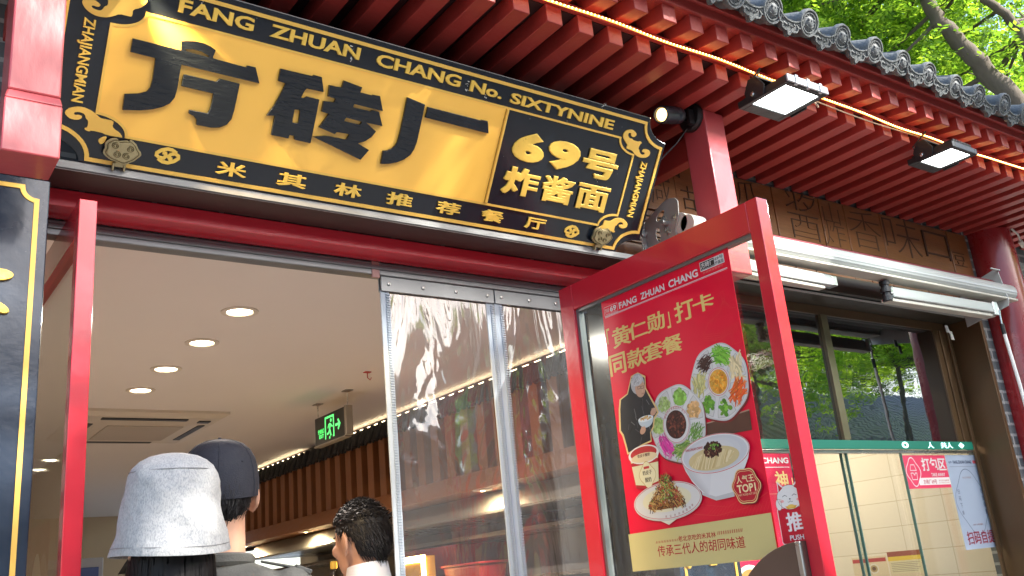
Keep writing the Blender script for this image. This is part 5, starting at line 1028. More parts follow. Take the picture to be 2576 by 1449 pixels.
# ------------------------------------------------------------------ strip curtains in the doorway
def curtain(x0, x1, lab, zips, seed):
    t = thing('strip_curtain', lab, 'strip curtain', ((x0+x1)/2, 2.745, .06), 'clear plastic curtains in the doorway')
    rg = random.Random(seed); nx, nz = 26, 90; ph = [rg.uniform(0,6) for _ in range(8)]
    vs = []; fs = []
    def wav(u, v):
        a = (1-v); return .012*math.sin(5*u+ph[0]+2*v)*min(1, a*4)+.007*math.sin(11*u+ph[1]-5*v)*min(1, a*3)+.005*math.sin(17*v+ph[2]+4*u)*min(1,a*4)
    for j in range(nz+1):
        v = j/nz; z_ = .08+(2.405-.08)*v
        for i in range(nx+1): u = i/nx; vs.append((x0+.03+(x1-x0-.06)*u, 2.745+wav(u, v), z_))
    for j in range(nz):
        for i in range(nx): a = j*(nx+1)+i; fs.append((a, a+1, a+nx+2, a+nx+1))
    q = MB(); q.add(vs, fs); q.build('clear_sheet', pvc, t, smooth=True, angle=180)
    for xz, m_, w_ in zips:
        q = MB(); e = []
        for j in range(46):
            v = j/45; z_ = .08+(2.40-.08)*v; e.append((xz+.004*math.sin(6*v+ph[3]), 2.742+.004*math.sin(5*v+ph[4]), z_))
        for a, b_ in zip(e[:-1], e[1:]): q.hexa([(a[0]-w_/2,a[1]-.003,a[2]),(a[0]+w_/2,a[1]-.003,a[2]),(a[0]+w_/2,a[1]+.003,a[2]),(a[0]-w_/2,a[1]+.003,a[2]),(b_[0]-w_/2,b_[1]-.003,b_[2]),(b_[0]+w_/2,b_[1]-.003,b_[2]),(b_[0]+w_/2,b_[1]+.003,b_[2]),(b_[0]-w_/2,b_[1]+.003,b_[2])])
        q.box(xz-w_*.62, xz-w_*.5, 2.739, 2.749, .08, 2.40) if False else None; k = .1
        while k < 2.39: q.box(xz+w_*.05, xz+w_*.52, 2.7345+.004*math.sin(5*((k-.08)/2.32)+ph[4]), 2.7385+.004*math.sin(5*((k-.08)/2.32)+ph[4]), k, k+.0045); k += .009
        q.build('zip_border', m_, t)
    q = MB(); q.box(x0, x1, 2.733, 2.739, 2.398, 2.452); q.box(x0, x1, 2.751, 2.757, 2.398, 2.452); q.build('clamp_rail', track, t, bevel=.0015)
    q = MB(); n = max(3, int((x1-x0)/.11))
    for i in range(n): q.lathe([(.007,0),(.006,.004),(.0005,.005)], (Vector((x0+.03+(x1-x0-.06)*i/(n-1), 2.733, 2.425)), X, Z, -Y), 10)
    q.build('rivet', steel, t)
    return t
curtain(1.494, 1.972, 'left clear plastic curtain panel, pale zip along its left edge', [(1.512,zipgrey,.034),(1.955,zipgrey,.030)], 3)
curtain(1.976, 2.43, 'right clear plastic curtain panel, half behind the open glass door', [(1.995,zipgrey,.034),(2.415,zipdark,.028)], 5)
q = MB(); q.box(1.455,1.485,2.722,2.732,2.44,2.50); q.build('hinge_plate', mat('hinge_pink', (.38,.22,.2), .5, metal=.3), label='small screwed plate on the door track above the left curtain edge', cat='plate', bevel=.002)
# ------------------------------------------------------------------ people
def fuse(mb, name, mt, parent, voxel=.009, sm=4, xf=None, bevel=0, tex=None):
    """union of overlapping shapes grown into one continuous skin"""
    me = bpy.data.meshes.new('tmp'); me.from_pydata(mb.v, [], mb.f); o = bpy.data.objects.new('tmp', me); C.objects.link(o)
    r = o.modifiers.new('r', 'REMESH'); r.mode = 'VOXEL'; r.voxel_size = voxel
    if sm: s = o.modifiers.new('s', 'SMOOTH'); s.iterations = sm; s.factor = .6
    dg = bpy.context.evaluated_depsgraph_get(); dg.update(); m2 = bpy.data.meshes.new_from_object(o.evaluated_get(dg))
    bpy.data.objects.remove(o); bpy.data.meshes.remove(me)
    k = len(m2.vertices); co = np.empty(k*3, dtype=np.float32); m2.vertices.foreach_get('co', co)
    if tex is not None: co = tex(co.reshape(-1,3)).astype(np.float32).ravel()
    co = (co.reshape(-1,3) @ np.array(xf[0]).T)+np.array(xf[1])-np.array(wl(parent)); m2.vertices.foreach_set('co', co.astype(np.float32).ravel())
    m2.polygons.foreach_set('use_smooth', [True]*len(m2.polygons)); m2.name = name; m2.materials.clear(); m2.materials.append(mt); m2.update()
    o = bpy.data.objects.new(name, m2); C.objects.link(o); o.parent = parent; WLOC[o.name] = wl(parent); return o
def limb(mb, pts, rad):
    mb.tube(pts, rad, 12)
    for p, r in zip(pts, rad): mb.ball(p, r*.995, 12)
def loft(mb, rings, n=24):
    vs = []; fs = []
    for z_, rx, ry, cy in rings:
        for j in range(n): a = 2*math.pi*j/n; vs.append((rx*math.cos(a), cy+ry*math.sin(a), z_))
    for i in range(len(rings)-1):
        for j in range(n): a = i*n+j; b_ = i*n+(j+1) % n; fs.append((a, b_, b_+n, a+n))
    fs += [tuple(reversed(range(n))), tuple(range((len(rings)-1)*n, len(rings)*n))]; mb.add(vs, fs)
def person(label, base, heading, h, hs, skin_m, top_m, trouser_m, wide=1., nod=0., turn=0., neck=1., drop=0.):
    t = thing('person', label, 'person', base)
    Rz = Matrix.Rotation(heading, 3, 'Z'); xf = ([list(r) for r in Rz], list(base))
    hc = Vector((0, .025, h-.118*hs)); HR = Matrix.Rotation(turn, 3, 'Z') @ Matrix.Rotation(-nod, 3, 'X')
    hp = lambda x_, y_, z_: hc+HR @ Vector((x_*hs, y_*hs, z_*hs))
    b_ = MB()
    b_.ball(hc+HR @ Vector((0,-.006*hs,.012*hs)), (.074*hs,.094*hs,.104*hs), 20, rot=HR); b_.ball(hp(0,.030,-.045), (.058*hs,.062*hs,.075*hs), 16, rot=HR); b_.ball(hp(0,.055,-.088), (.032*hs,.03*hs,.026*hs), 12, rot=HR)
    b_.tube([hp(0,.084,.012), hp(0,.100,-.018), hp(0,.104,-.030)], [.008*hs,.012*hs,.014*hs], 10); b_.ball(hp(0,.100,-.030), (.016*hs,.012*hs,.010*hs), 10)
    b_.ball(hp(0,.080,-.062), (.024*hs,.012*hs,.012*hs), 10)
    for s in (-1,1):
        b_.ball(hp(s*.084,-.008,-.008), (.0095*hs,.024*hs,.036*hs), 12, rot=HR @ Matrix.Rotation(s*.55,3,'Z')); b_.ball(hp(s*.077,.000,-.014), (.012*hs,.010*hs,.022*hs), 8); b_.ball(hp(s*.080,-.001,-.038), (.007*hs,.010*hs,.012*hs), 8)
        b_.ball(hp(s*.046,.062,-.020), (.022*hs,.018*hs,.020*hs), 10)
    sh = .815*h-drop; dz = lambda l: [(z_-drop*min(1, max(0, (z_-.5*h)/(.2*h))), a, b, c) for z_, a, b, c in l]
    limb(b_, [Vector((0,-.005,sh-.02)), Vector((0,.005,sh+.05)), hp(0,-.012,-.055)], [.070*hs*neck,.058*hs*neck,.057*hs*neck])
    tor = [(.49*h,.150*wide,.105,0),(.53*h,.160*wide,.11,0),(.60*h,.140*wide,.095,0),(.70*h,.158*wide,.108,0),(.76*h,.168*wide,.108,-.005),(.80*h,.165*wide,.085,-.008),(.83*h,.105*wide,.068,-.006),(.845*h,.062,.058,-.004)]
    loft(b_, dz(tor))
    jk = MB(); loft(jk, dz([(.50*h,.170*wide,.125,0),(.56*h,.172*wide,.125,0),(.62*h,.162*wide,.118,0),(.70*h,.176*wide,.125,0),(.76*h,.186*wide,.122,-.005),(.80*h,.182*wide,.098,-.008),(.828*h,.125*wide,.080,-.008),(.842*h,.078,.072,-.006)]))
    tr = MB(); loft(tr, [(.47*h,.155*wide,.118,0),(.50*h,.162*wide,.120,0),(.56*h,.158*wide,.114,0)])
    sho = MB()
    for s in (-1,1):
        S0 = Vector((s*.175*wide,-.008,.795*h-drop)); E0 = Vector((s*.235*wide,-.02,.62*h)); W0 = Vector((s*.225*wide,.10,.50*h))
        limb(b_, [S0,E0,W0], [.050,.040,.030]); limb(jk, [S0*1.0,(S0+E0)/2,E0,(E0+W0)/2,E0+(W0-E0)*.93], [.066,.060,.054,.048,.044])
        d = (W0-E0).normalized(); pm = W0+d*.045; limb(b_, [W0, W0+d*.03, W0+d*.085], [.026,.030,.028])
        sd = d.cross(Vector((1,0,0))).normalized()
        for k, (off, ln) in enumerate(((-.024,.062),(-.008,.072),(.008,.068),(.023,.054))):
            p0 = W0+d*.088+sd*off; limb(b_, [p0, p0+d*ln*.5, p0+d*ln*.82-Vector((s*.014,0,0)), p0+d*ln-Vector((s*.026,0,0))], [.0095,.0088,.008,.007])
        p0 = W0+d*.03+sd*-.026; limb(b_, [p0, p0+sd*-.022+d*.028, p0+sd*-.026+d*.055], [.011,.0095,.008])
        H0 = Vector((s*.085*wide,0,.50*h)); K0 = Vector((s*.090*wide,.012,.275*h)); A0 = Vector((s*.092*wide,-.02,.045*h))
        limb(b_, [H0,K0,A0], [.080,.050,.036]); limb(tr, [H0,(H0+K0)/2,K0,(K0+A0)/2,A0+Vector((0,0,.01))], [.098,.084,.070,.064,.058])
        limb(b_, [A0, Vector((s*.098,.06,.03)), Vector((s*.105,.16,.022))], [.034,.032,.02]); limb(sho, [Vector((s*.092,-.045,.040)), Vector((s*.096,.04,.045)), Vector((s*.104,.15,.034)), Vector((s*.106,.19,.028))], [.040,.042,.040,.028])
        sho.box(s*.098-.042,s*.098+.042,-.08,.20,.0005,.02)
    fuse(b_, 'body', skin_m, t, .0075, 3, xf)
    def wr(co, amp=.006):
        z_ = co[:,2]; x_ = co[:,0]; y_ = co[:,1]
        f = amp*(np.sin(26*z_+9*x_+4*np.sin(11*y_))*.5+np.sin(41*x_-17*z_+3*y_)*.35+np.sin(60*y_+22*z_)*.2)
        o = co.copy(); o[:,0] += f*np.sign(x_)*.5; o[:,1] += f*np.sign(y_+.001); return o
    fuse(jk, 'top', top_m, t, .010, 3, xf, tex=wr); fuse(tr, 'trousers', trouser_m, t, .012, 4, xf, tex=wr); fuse(sho, 'shoes', MATS.get('shoe_black') or mat('shoe_black', (.02,.02,.02), .4), t, .010, 3, xf)
    W_ = lambda p: Vector(base)+Rz @ Vector(p)
    for s in (-1,1):
        q = MB(); q.ball(W_(hp(s*.031,.0735,.004)), .0115*hs, 10); q.build('eye', mat('eye_dark', (.03,.02,.015), .2), t, smooth=True)
        q = MB(); q.tube([W_(hp(s*.016,.084,.024)), W_(hp(s*.034,.079,.029)), W_(hp(s*.050,.066,.023))], .003, 6); q.build('eyebrow', hairm, t)
    q = MB(); q.tube([W_(hp(-.020,.086,-.064)), W_(hp(0,.093,-.062)), W_(hp(.020,.086,-.064))], .004, 6); q.build('mouth', mat('lip', (.42,.16,.13), .45), t)
    return t, hp, W_, hc, HR, Rz
def strands(mb, pts, dirs, length, wd, droop, W_, center, hp, jit=.3):
    for p, d in zip(pts, dirs):
        l = length*random.uniform(.6,1.25); d = (d+Vector((random.uniform(-jit,jit),random.uniform(-jit,jit),random.uniform(-jit,jit)))).normalized()
        o_ = (p-center).normalized(); sd = d.cross(o_); sd = sd.normalized() if sd.length > 1e-4 else Vector((1,0,0)); P_ = [p, p+d*l*.5+o_*.004, p+d*l+Vector((0,0,-droop))]
        vs = []
        for k, q in enumerate(P_): w_ = wd*(1-.45*k); vs += [W_(q-sd*w_), W_(q+sd*w_)]
        mb.add(vs, [(0,1,3,2),(2,3,5,4)])
def hair_short(t, hp, W_, hc, HR, hs, back_z=-.085, top=True, n=900, size=(.083,.103,.112), face_y=.055, ear=True, spiky=.0):
    """shell that covers scalp and nape, plus locks lying on it"""
    q = MB(); pts = []; drs = []
    cells = 44
    def inside(p):                                              # local head coords / hs
        x_, y_, z_ = p
        if y_ > .035 and z_ < .052: return False                # face
        if y_ > -.035 and z_ < -.002+(.0 if y_ < 0 else .05*y_/.05): return False  # round the ears
        lim = back_z+.030*abs(x_)/.08
        return z_ > lim
    P = {}
    for i in range(cells):
        ph = math.pi*(i+.5)/cells
        for j in range(cells*2):
            th = 2*math.pi*j/(cells*2); p = Vector((size[0]*math.sin(ph)*math.cos(th), -.006+size[1]*math.sin(ph)*math.sin(th), .010+size[2]*math.cos(ph)))
            if p.z < -.03: k = 1-.30*min(1, (-.03-p.z)/.06); p = Vector((p.x*k, p.y*(1-.12*min(1,(-.03-p.z)/.06)), p.z))
            P[i, j] = p
    idx = {}
    for i in range(cells-1):
        for j in range(cells*2):
            j2 = (j+1) % (cells*2); c4 = [P[i,j],P[i+1,j],P[i+1,j2],P[i,j2]]
            if all(inside(c) for c in c4):
                if not top and c4[0].z > .075: continue
                q.add([W_(hp(*c)) for c in c4], [(0,1,2,3)])
                if random.random() < n/1800: 
                    c = sum(c4, Vector())/4; pts.append(hp(*c)); tang = Vector((0,-.5,-1)) if c.z < .05 else Vector((random.uniform(-1,1)*.6,-1+random.uniform(0,.6),-.2+spiky))
                    o_ = (HR @ c).normalized(); tg = HR @ tang; tg = tg-o_*tg.dot(o_)*(1-spiky*.4); drs.append(tg.normalized())
    strands(q, pts, drs, .030*hs, .0022, .004, W_, hc, hp)
    return q.build('hair', hairm, t, smooth=False)
# woman in a bucket hat
grey_jacket = mat('grey_jacket_cloth', (.12,.12,.108), .75, var=.15, nscale=30, bump=.25, bscale=180)
cream_top = mat('cream_knit', (.72,.70,.63), .8, var=.08, nscale=60, bump=.4, bscale=160)
white_shirt = mat('white_shirt_cloth', (.78,.78,.82), .7, var=.05, nscale=40, bump=.1, bscale=120)
jeans = mat('dark_trousers', (.03,.035,.05), .8, var=.2, nscale=40)
wx, wy, wh = .672, 2.30, 1.655
t, hp, W_, hc, HR, Rz = person('person with long black hair in a woven white bucket hat and cream top', (wx, wy, 0), R(-8), wh, 1.0, skinlt, cream_top, jeans, .86)
q = MB(); n = 40
for k in range(3):
    vs = []; fs = []
    for i in range(13):
        v = i/12; z_ = .05-.42*v; rr = (.086+.012*math.sin(3*v)-.006*k)*(1+.10*v)
        for j in range(n+1):
            a = math.pi*(1.0-.16)+(math.pi*(1+.32))*j/n; w2 = .004*math.sin(j*1.9+k+v*3)+.002*math.sin(j*4.1)
            vs.append(W_(hc+Vector(((rr+w2)*math.cos(a), -.004+(rr*1.12+w2)*math.sin(a), z_))))
    for i in range(12):
        for j in range(n): a = i*(n+1)+j; fs.append((a, a+1, a+n+2, a+n+1))
    q.add(vs, fs)
for k in range(420):
    a = random.uniform(math.pi*.86, math.pi*2.14); z0_ = random.uniform(-.05,-.01); p = hc+Vector((.093*math.cos(a), -.004+.106*math.sin(a), z0_)); L = random.uniform(.15,.42); w_ = .0016
    sd = Vector((-math.sin(a), math.cos(a), 0)); o_ = Vector((math.cos(a), math.sin(a), 0)); b0 = random.uniform(-.03,.03)
    vs = []
    for u in (0,.33,.66,1): c = p+Vector((0,0,-L*u))+sd*b0*u*u+o_*(.004+.012*u); vs += [W_(c-sd*w_*(1-.5*u)), W_(c+sd*w_*(1-.5*u))]
    q.add(vs, [(0,1,3,2),(2,3,5,4),(4,5,7,6)])
q.build('hair', hairm, t, smooth=True)
def weave(name, col):
    M = mat(name, col, .85, var=.05, nscale=10); n = M.node_tree.nodes; L = M.node_tree.links; b_ = n['Principled BSDF']
    tc = n.new('ShaderNodeTexCoord'); mp = n.new('ShaderNodeMapping'); mp.inputs['Rotation'].default_value = (0, R(38), R(20)); mp.inputs['Scale'].default_value = (1, 1, .5)
    w1 = n.new('ShaderNodeTexNoise'); w1.inputs['Scale'].default_value = 300; w1.inputs['Detail'].default_value = 3; w1.inputs['Roughness'].default_value = .7
    L.new(tc.outputs['Object'], mp.inputs[0]); L.new(mp.outputs[0], w1.inputs['Vector']); rp = n.new('ShaderNodeValToRGB'); L.new(w1.outputs['Fac'], rp.inputs[0])
    rp.color_ramp.elements[0].position = .36; rp.color_ramp.elements[0].color = (.30,.315,.325,1); rp.color_ramp.elements[1].position = .56; rp.color_ramp.elements[1].color = (.46,.46,.455,1); L.new(rp.outputs[0], b_.inputs['Base Color'])
    w2 = n.new('ShaderNodeTexNoise'); w2.inputs['Scale'].default_value = 16; w2.inputs['Detail'].default_value = 2; L.new(tc.outputs['Object'], w2.inputs['Vector'])
    b2 = n.new('ShaderNodeBump'); b2.inputs['Strength'].default_value = .6; b2.inputs['Distance'].default_value = .02; L.new(w2.outputs['Fac'], b2.inputs['Height'])
    bp = n.new('ShaderNodeBump'); bp.inputs['Strength'].default_value = .5; bp.inputs['Distance'].default_value = .002; L.new(w1.outputs['Fac'], bp.inputs['Height']); L.new(b2.outputs[0], bp.inputs['Normal']); L.new(bp.outputs[0], b_.inputs['Normal']); return M
hatm = weave('white_woven_cotton', (.7,.7,.7))
hz = 1.545; HT = Matrix.Rotation(R(3), 3, 'X')
def hatpt(r, a, z_): 
    fl = 1+.018*math.sin(3*a+.5)+.012*math.sin(5*a); k = max(0, 1-z_/.16)
    return Vector((wx-.002, wy+.01, hz))+Rz @ (HT @ Vector((r*.97*math.cos(a)*(1+(fl-1)*k*1.6), r*1.06*math.sin(a)*(1+(fl-1)*k*1.6), z_+.004*math.sin(2*a+1)*k)))
prof = [(.0005,.2195),(.030,.2180),(.058,.2115),(.080,.2005),(.096,.1855),(.1045,.167),(.1085,.147),(.1125,.118),(.1165,.090),(.1215,.060),(.1275,.031),(.1340,.006),(.1390,-.012),(.1385,-.016),(.1360,-.015),(.126,.025),(.113,.075),(.106,.14)]
q = MB(); n = 72; vs = []; fs = []
for r0, z_ in prof:
    for j in range(n): a = 2*math.pi*j/n; rr = r0+(.0022*math.sin(a*3+z_*46+1)+.0016*math.sin(a*7+z_*70)+.0012*math.sin(a*13-z_*90))*(1 if .0 < z_ < .19 else .25); vs.append(hatpt(rr, a, z_))
for i in range(len(prof)-1):
    for j in range(n): a = i*n+j; b_ = i*n+(j+1) % n; fs.append((a, a+n, b_+n, b_))
q.add(vs, fs); hat = q.build('bucket_hat', hatm, t, smooth=True)
q = MB(); q.tube([hatpt(.1012, 2*math.pi*j/60, .1755) for j in range(61)], .0010, 5, cap=False); q.build('crown_stitching', mat('stitch_grey', (.25,.25,.25), .8), hat); q = MB(); q.tube([hatpt(.1358, 2*math.pi*j/60, .002) for j in range(61)], .0009, 5, cap=False); q.build('brim_stitching', MATS['stitch_grey'], hat)
# man in a cap
mx_, my_, mh = .905, 2.665, 1.840
t, hp, W_, hc, HR, Rz = person('person seen from behind in a dark navy cap and grey jacket', (mx_, my_, 0), R(-20), mh, 1.14, skin, grey_jacket, jeans, 1.12, neck=1.10, drop=.032)
hair_short(t, hp, W_, hc, HR, 1.14, back_z=-.098, n=1500)
capm = mat('navy_cap_cotton', (.022,.024,.035), .8, var=.25, nscale=60, bump=.2, bscale=250)
q = MB(); n = 48; vs = []; fs = []; CT = Matrix.Rotation(R(9), 3, 'X')
def cappt(r, a, z_, g=0): 
    p = Vector(((.0945+g)*r*math.cos(a), (.1135+g)*r*math.sin(a), z_)); p = CT @ p; return W_(hp(p.x, p.y-.004, p.z+.026))
pr = [(1.0,-.030),(1.01,-.012),(1.005,.012),(.975,.040),(.90,.066),(.78,.086),(.60,.101),(.38,.110),(.15,.1135),(.01,.1138)]
for r0, z_ in pr:
    for j in range(n): a = 2*math.pi*j/n; vs.append(cappt(r0*(1+.006*abs(math.cos(3*a))), a, z_))
for i in range(len(pr)-1):
    for j in range(n): a = i*n+j; b_ = i*n+(j+1) % n; fs.append((a, b_, b_+n, a+n))
q.add(vs, fs); cap = q.build('cap', capm, t, smooth=True)
q = MB(); q.ball(cappt(0,0,.1125), .007, 10)
for k in range(6): q.tube([cappt(r0, 2*math.pi*(k+.5)/6, z_, .0006) for r0, z_ in pr], .0011, 5)
for a in (-.9,-2.2): q.lathe([(.004,0),(.003,.0015),(.0015,.0016)], frame(cappt(.93,a,.058,.0005), (1,0,0), (0,.5,1)), 10)
q.build('button_and_seams', capm, cap)
q = MB(); vs = []; fs = []; k = 14
for j in range(k+1):
    u = -1+2*j/k
    for r0 in (0,1): p = CT @ Vector((.072*u, .100-.03*u*u+r0*(.062-.02*u*u), -.022-.012*u*u-.010*r0)); vs.append(W_(hp(p.x, p.y, p.z+.026)))
for j in range(k): fs.append((2*j, 2*j+1, 2*j+3, 2*j+2))
q.add(vs, fs); o = q.build('visor', capm, cap, smooth=True); o.modifiers.new('s', 'SOLIDIFY').thickness = .004
for s in (1,-1):
    q = MB(); a = Vector((s*.110,-.004,.832*mh-.032)); b_ = Vector((s*.215,-.008,.812*mh-.032)); q.hexa([W_(a+Vector((0,-.022,.012))),W_(b_+Vector((0,-.026,.020))),W_(b_+Vector((0,.026,.020))),W_(a+Vector((0,.022,.012))),W_(a+Vector((0,-.022,.018))),W_(b_+Vector((0,-.026,.028))),W_(b_+Vector((0,.026,.028))),W_(a+Vector((0,.022,.018)))])
    q.hexa([W_(b_+Vector((-s*.01,-.03,.024))),W_(b_+Vector((s*.03,-.03,.004))),W_(b_+Vector((s*.03,.03,.004))),W_(b_+Vector((-s*.01,.03,.024))),W_(b_+Vector((-s*.01,-.03,.036))),W_(b_+Vector((s*.036,-.03,.016))),W_(b_+Vector((s*.036,.03,.016))),W_(b_+Vector((-s*.01,.03,.036)))]); q.build('shoulder_strap', grey_jacket, t, bevel=.004)
q = MB(); n = 40; vs = []; fs = []
for i, (r0, z_) in enumerate(((.080,.832*mh-.032),(.090,.838*mh-.032),(.092,.848*mh-.032),(.086,.851*mh-.032),(.080,.842*mh-.032))):
    for j in range(n): a = 2*math.pi*j/n; vs.append(W_(Vector((r0*1.05*math.cos(a), -.004+r0*.98*math.sin(a), z_+.008*math.sin(a)*-1))))
for i in range(4):
    for j in range(n): a = i*n+j; b_ = i*n+(j+1) % n; fs.append((a, b_, b_+n, a+n))
q.add(vs, fs); q.build('collar', grey_jacket, t, smooth=True)
# dark haired man in a white shirt, inside
tx_, ty_, th_ = 1.575, 3.09, 1.715
t, hp, W_, hc, HR, Rz = person('person with short black hair and white collared shirt, head turned left, inside the doorway', (tx_, ty_, 0), R(18), th_, 1.12, skin, white_shirt, jeans, .98, nod=R(8), turn=R(3))
hair_short(t, hp, W_, hc, HR, 1.12, back_z=-.080, n=2600, size=(.086,.106,.118), spiky=.5)
q = MB(); n = 40; vs = []; fs = []
for i, (r0, z_) in enumerate(((.072,.830*th_),(.069,.850*th_),(.066,.872*th_),(.070,.873*th_),(.076,.852*th_),(.082,.838*th_))):
    for j in range(n): a = 2*math.pi*j/n; vs.append(W_(Vector((r0*1.06*math.cos(a), -.002+r0*1.0*math.sin(a), z_-.010*math.sin(a)))))
for i in range(5):
    for j in range(n): a = i*n+j; b_ = i*n+(j+1) % n; fs.append((a, b_, b_+n, a+n))
q.add(vs, fs); q.build('collar', white_shirt, t, smooth=True)
# ------------------------------------------------------------------ trees
bark = mat('brown_bark', (.115,.092,.072), .9, var=.45, nscale=12, bump=.9, bscale=25, stretch=(1,1,.25))
leafA = leafmat('bright_green_leaf', [(.032,.095,.007),(.085,.19,.012),(.17,.29,.02)])
leafC = leafmat('sunlit_lime_leaf', [(.12,.25,.014),(.19,.35,.02),(.26,.44,.035)])  # greens raised to paint in the sun glowing through the leaves
leafB = leafmat('mid_green_leaf', [(.028,.085,.010),(.05,.13,.014),(.085,.18,.02)])
def crown(name, blobs, twigs, parent, mt, leaf=.05, clump=.38, nclump=70):
    """sprays of small paired leaflets gathered in clumps through the crown"""
    cs = []; wts = np.array([b_[1][0]*b_[1][1]*b_[1][2] for b_ in blobs]); wts = wts/wts.sum()
    for _ in range(nclump*len(blobs)):
        c, r0 = blobs[rng.choice(len(blobs), p=wts)]; d = rng.normal(size=3); d /= np.linalg.norm(d); k = rng.random()**.45; cs.append(np.array(c)+d*np.array(r0)*k)
    cs = np.array(cs); ci = rng.integers(0, len(cs), twigs); base = cs[ci]+rng.normal(size=(twigs,3))*clump*np.array([1,1,.65])
    az_ = rng.uniform(0, 2*np.pi, twigs); el = rng.normal(-.25, .35, twigs); d = np.stack([np.cos(az_)*np.cos(el), np.sin(az_)*np.cos(el), np.sin(el)], 1)
    side = np.cross(d, [0,0,1.]); side /= np.linalg.norm(side, axis=1, keepdims=True)+1e-9; up = np.cross(side, d)
    roll = rng.normal(0, .5, twigs)[:,None]; s2 = side*np.cos(roll)+up*np.sin(roll); u2 = -side*np.sin(roll)+up*np.cos(roll)
    V = []
    for k in range(6):
        for sg in (-1, 1):
            p = base+d*(leaf*(.6+k*.72))[..., None] if False else base+d*(leaf*(.5+k*.62))
            ld = d*.55+s2*sg*.85+u2*rng.normal(0,.25,(twigs,1)); ld /= np.linalg.norm(ld, axis=1, keepdims=True); wv = np.cross(ld, u2); wv /= np.linalg.norm(wv, axis=1, keepdims=True)+1e-9
            l = leaf*rng.uniform(.75,1.2,(twigs,1)); V.append(np.stack([p, p+ld*l*.5+wv*l*.24, p+ld*l, p+ld*l*.5-wv*l*.24], 1))
    V = np.concatenate(V, 0).reshape(-1, 3)-np.array(wl(parent)); nv = len(V); nf = nv//4
    me = bpy.data.meshes.new(name); me.vertices.add(nv); me.vertices.foreach_set('co', V.astype(np.float32).ravel()); me.loops.add(nv); me.loops.foreach_set('vertex_index', np.arange(nv, dtype=np.int32)); me.polygons.add(nf); me.polygons.foreach_set('loop_start', np.arange(0, nv, 4, dtype=np.int32)); me.update(calc_edges=True); me.materials.append(mt)
    o = bpy.data.objects.new(name, me); C.objects.link(o); o.parent = parent; return cs
def tree(label, base, limbs, blobs, twigs, mt, leaf=.055, clump=.4, ncl=60, group='street trees'):
    t = thing('tree', label, 'tree', base, group); cs = crown('crown', blobs, twigs, t, mt, leaf, clump, ncl)
    q = MB(); tips = []
    for pts, r0, r1 in limbs:
        # smooth the path a little and let it wander
        P_ = [Vector(p) for p in pts]; S_ = []
        for a, b_ in zip(P_[:-1], P_[1:]):
            for k in range(4): S_.append(a.lerp(b_, k/4)+Vector((random.uniform(-.02,.02),random.uniform(-.02,.02),0)))
        S_.append(P_[-1]); n = len(S_); q.tube(S_, [r0+(r1-r0)*i/(n-1) for i in range(n)], 12); tips.append(S_)
    allp = [p for S_ in tips for p in S_[len(S_)//3:]]
    for c in cs[::3]:
        c = Vector(c); p = min(allp, key=lambda a: (a-c).length); m2 = p.lerp(c, .5)+Vector((random.uniform(-.15,.15),random.uniform(-.15,.15),-.1)); q.tube([p,m2,c], [.022,.013,.005], 5)
    q.build('trunk', bark, t, smooth=True); return t
tree('leaning brown street tree whose thick limb crosses the upper right corner', (9.9,3.4,0), [([(9.9,3.4,0),(9.75,3.42,2.5),(9.3,3.46,4.7),(8.93,3.53,5.36),(8.69,3.60,5.64),(8.51,3.64,5.86),(8.25,3.73,6.15),(8.16,3.72,6.36),(8.0,3.75,7.2),(7.6,3.9,8.6)],.13,.045),([(9.3,3.44,4.7),(8.97,3.31,5.86),(8.78,3.32,6.17),(8.58,3.42,6.31),(8.3,3.5,7.4)],.06,.03)],
     [((7.8,4.3,7.6),(1.9,1.3,1.3)),((9.4,4.6,6.8),(1.7,1.4,1.5)),((6.6,4.6,7.6),(1.6,1.2,1.2)),((8.6,5.4,6.0),(1.6,1.0,1.0))], 5200, leafA, .075, .40, 46)
tree('tall bright green tree farther down the lane behind the tiled eave', (15,7.5,0), [([(15,7.5,0),(14.8,7.4,4),(14.2,7.2,8),(13.8,7,10)],.25,.08),([(14.8,7.4,4),(13,7,7),(11.5,6.5,9)],.12,.05)],
     [((13.5,7,8.5),(3.2,2.2,2.4)),((16,7.5,7),(3,2.2,2.6)),((11.5,7.2,9.5),(2.6,2,2)),((15,6,4.2),(2.2,1.5,1.8))], 6500, leafA, .10, .55, 50)
tree('darker green tree rising behind the shop roof at the top of the picture', (7.5,9.0,0), [([(7.5,9.0,0),(7.6,9.0,6),(7.9,8.8,9),(8.3,8.6,11)],.25,.08)],
     [((7.6,8.8,10.2),(2.6,2,1.8)),((9.6,8.8,9.6),(2.4,2,2)),((11,9,11),(2.6,2,2))], 4800, leafB, .10, .55, 50)
tree('low bushy tree past the red column at the right edge', (12.2,4.6,0), [([(12.2,4.6,0),(12.2,4.6,1.6),(12.0,4.5,3.0)],.12,.05)], [((12.0,4.6,3.2),(1.5,1.2,1.4)),((13.4,5.2,4.0),(1.4,1.2,1.4))], 2200, leafB, .075, .35, 40)
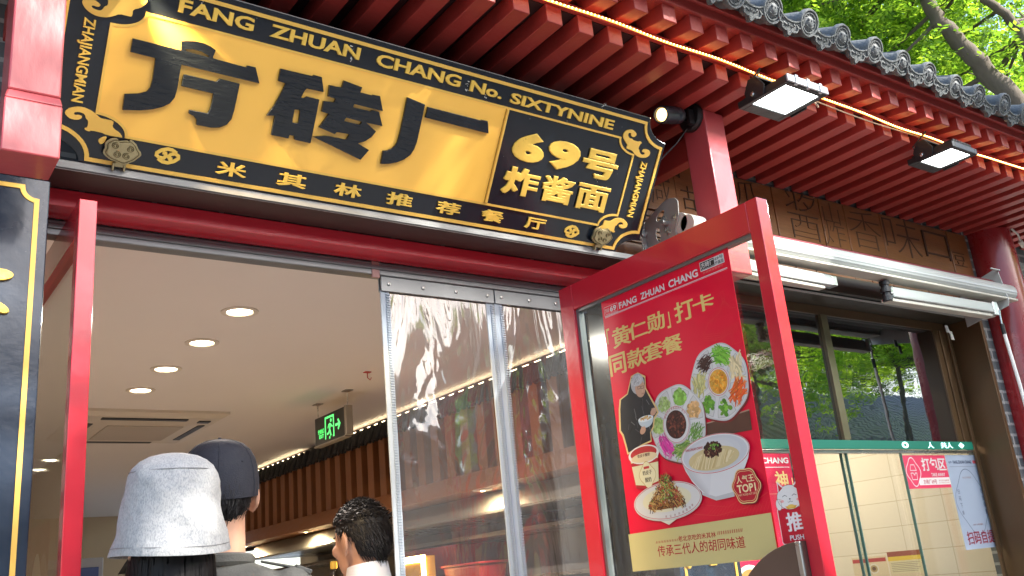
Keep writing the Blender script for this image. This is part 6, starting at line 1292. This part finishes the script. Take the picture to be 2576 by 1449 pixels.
# across the street: the trees and low tiled house mirrored in the window and throwing dappled shade
tree('street tree across the lane that throws dappled shade on the doorway', (6.3,-4.6,0), [([(6.3,-4.6,0),(6.2,-4.5,3),(5.0,-3.7,5.4),(4.0,-3.2,6.5)],.18,.06),([(6.2,-4.5,3),(7.4,-4.6,5.6),(8.0,-4.4,7.4)],.11,.05)], [((3.95,-3.1,7.2),(1.0,.7,.6)),((4.4,-3.2,6.35),(.8,.7,.35)),((1.5,-3.0,7.3),(1.0,.9,.7)),((7.9,-3.6,7.3),(1.3,1.1,1.0)),((3.3,-3.1,5.7),(.5,.6,.35))], 3200, leafA, .08, .20, 30, 'trees across the lane')
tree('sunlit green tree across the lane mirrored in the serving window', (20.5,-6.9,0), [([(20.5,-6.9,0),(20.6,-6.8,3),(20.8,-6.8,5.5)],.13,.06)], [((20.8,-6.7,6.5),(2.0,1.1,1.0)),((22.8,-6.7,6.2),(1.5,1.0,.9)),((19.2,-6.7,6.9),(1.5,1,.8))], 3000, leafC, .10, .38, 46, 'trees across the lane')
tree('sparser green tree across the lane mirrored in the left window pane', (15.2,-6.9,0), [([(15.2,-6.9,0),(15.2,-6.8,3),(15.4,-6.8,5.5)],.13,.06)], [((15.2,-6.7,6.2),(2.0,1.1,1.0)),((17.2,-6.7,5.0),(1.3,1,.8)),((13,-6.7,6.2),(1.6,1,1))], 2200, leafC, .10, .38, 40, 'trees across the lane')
tree('broad green tree rising behind the courtyard house', (26,-15,0), [([(26,-15,0),(26,-14.8,5),(25.6,-14.6,9)],.22,.08)], [((25.5,-14.6,8.4),(4,2,2.6)),((31,-14.6,8.6),(3.6,2,2.6)),((20,-14.6,8.2),(3.6,2,2.2))], 7000, leafB, .12, .6, 50, 'trees across the lane')
hs_ = thing('courtyard_house', 'low grey courtyard house with ribbed tile roof across the lane', 'house', (12, -8, 0))
q = MB(); q.box(-6, 40, -12.6, -8.0, 0, 3.7); q.build('wall', mat('grey_plaster_wall', (.30,.30,.29), .85, var=.2, nscale=1.5), hs_)
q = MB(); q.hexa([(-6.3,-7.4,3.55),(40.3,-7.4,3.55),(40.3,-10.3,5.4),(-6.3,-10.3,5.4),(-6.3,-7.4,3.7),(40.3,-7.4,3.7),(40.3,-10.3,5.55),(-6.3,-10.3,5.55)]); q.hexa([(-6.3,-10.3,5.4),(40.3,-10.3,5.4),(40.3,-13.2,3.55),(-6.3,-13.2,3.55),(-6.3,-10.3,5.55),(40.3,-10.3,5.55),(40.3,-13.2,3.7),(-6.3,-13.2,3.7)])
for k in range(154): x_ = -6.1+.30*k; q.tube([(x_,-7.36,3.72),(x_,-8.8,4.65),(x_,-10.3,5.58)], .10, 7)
q.build('roof', mat('gleam_lightened_tile', (.34,.35,.36), .6, var=.5, nscale=4, bump=.3, bscale=20), hs_)  # tile grey lightened so the gleam on the roof sits in the colour
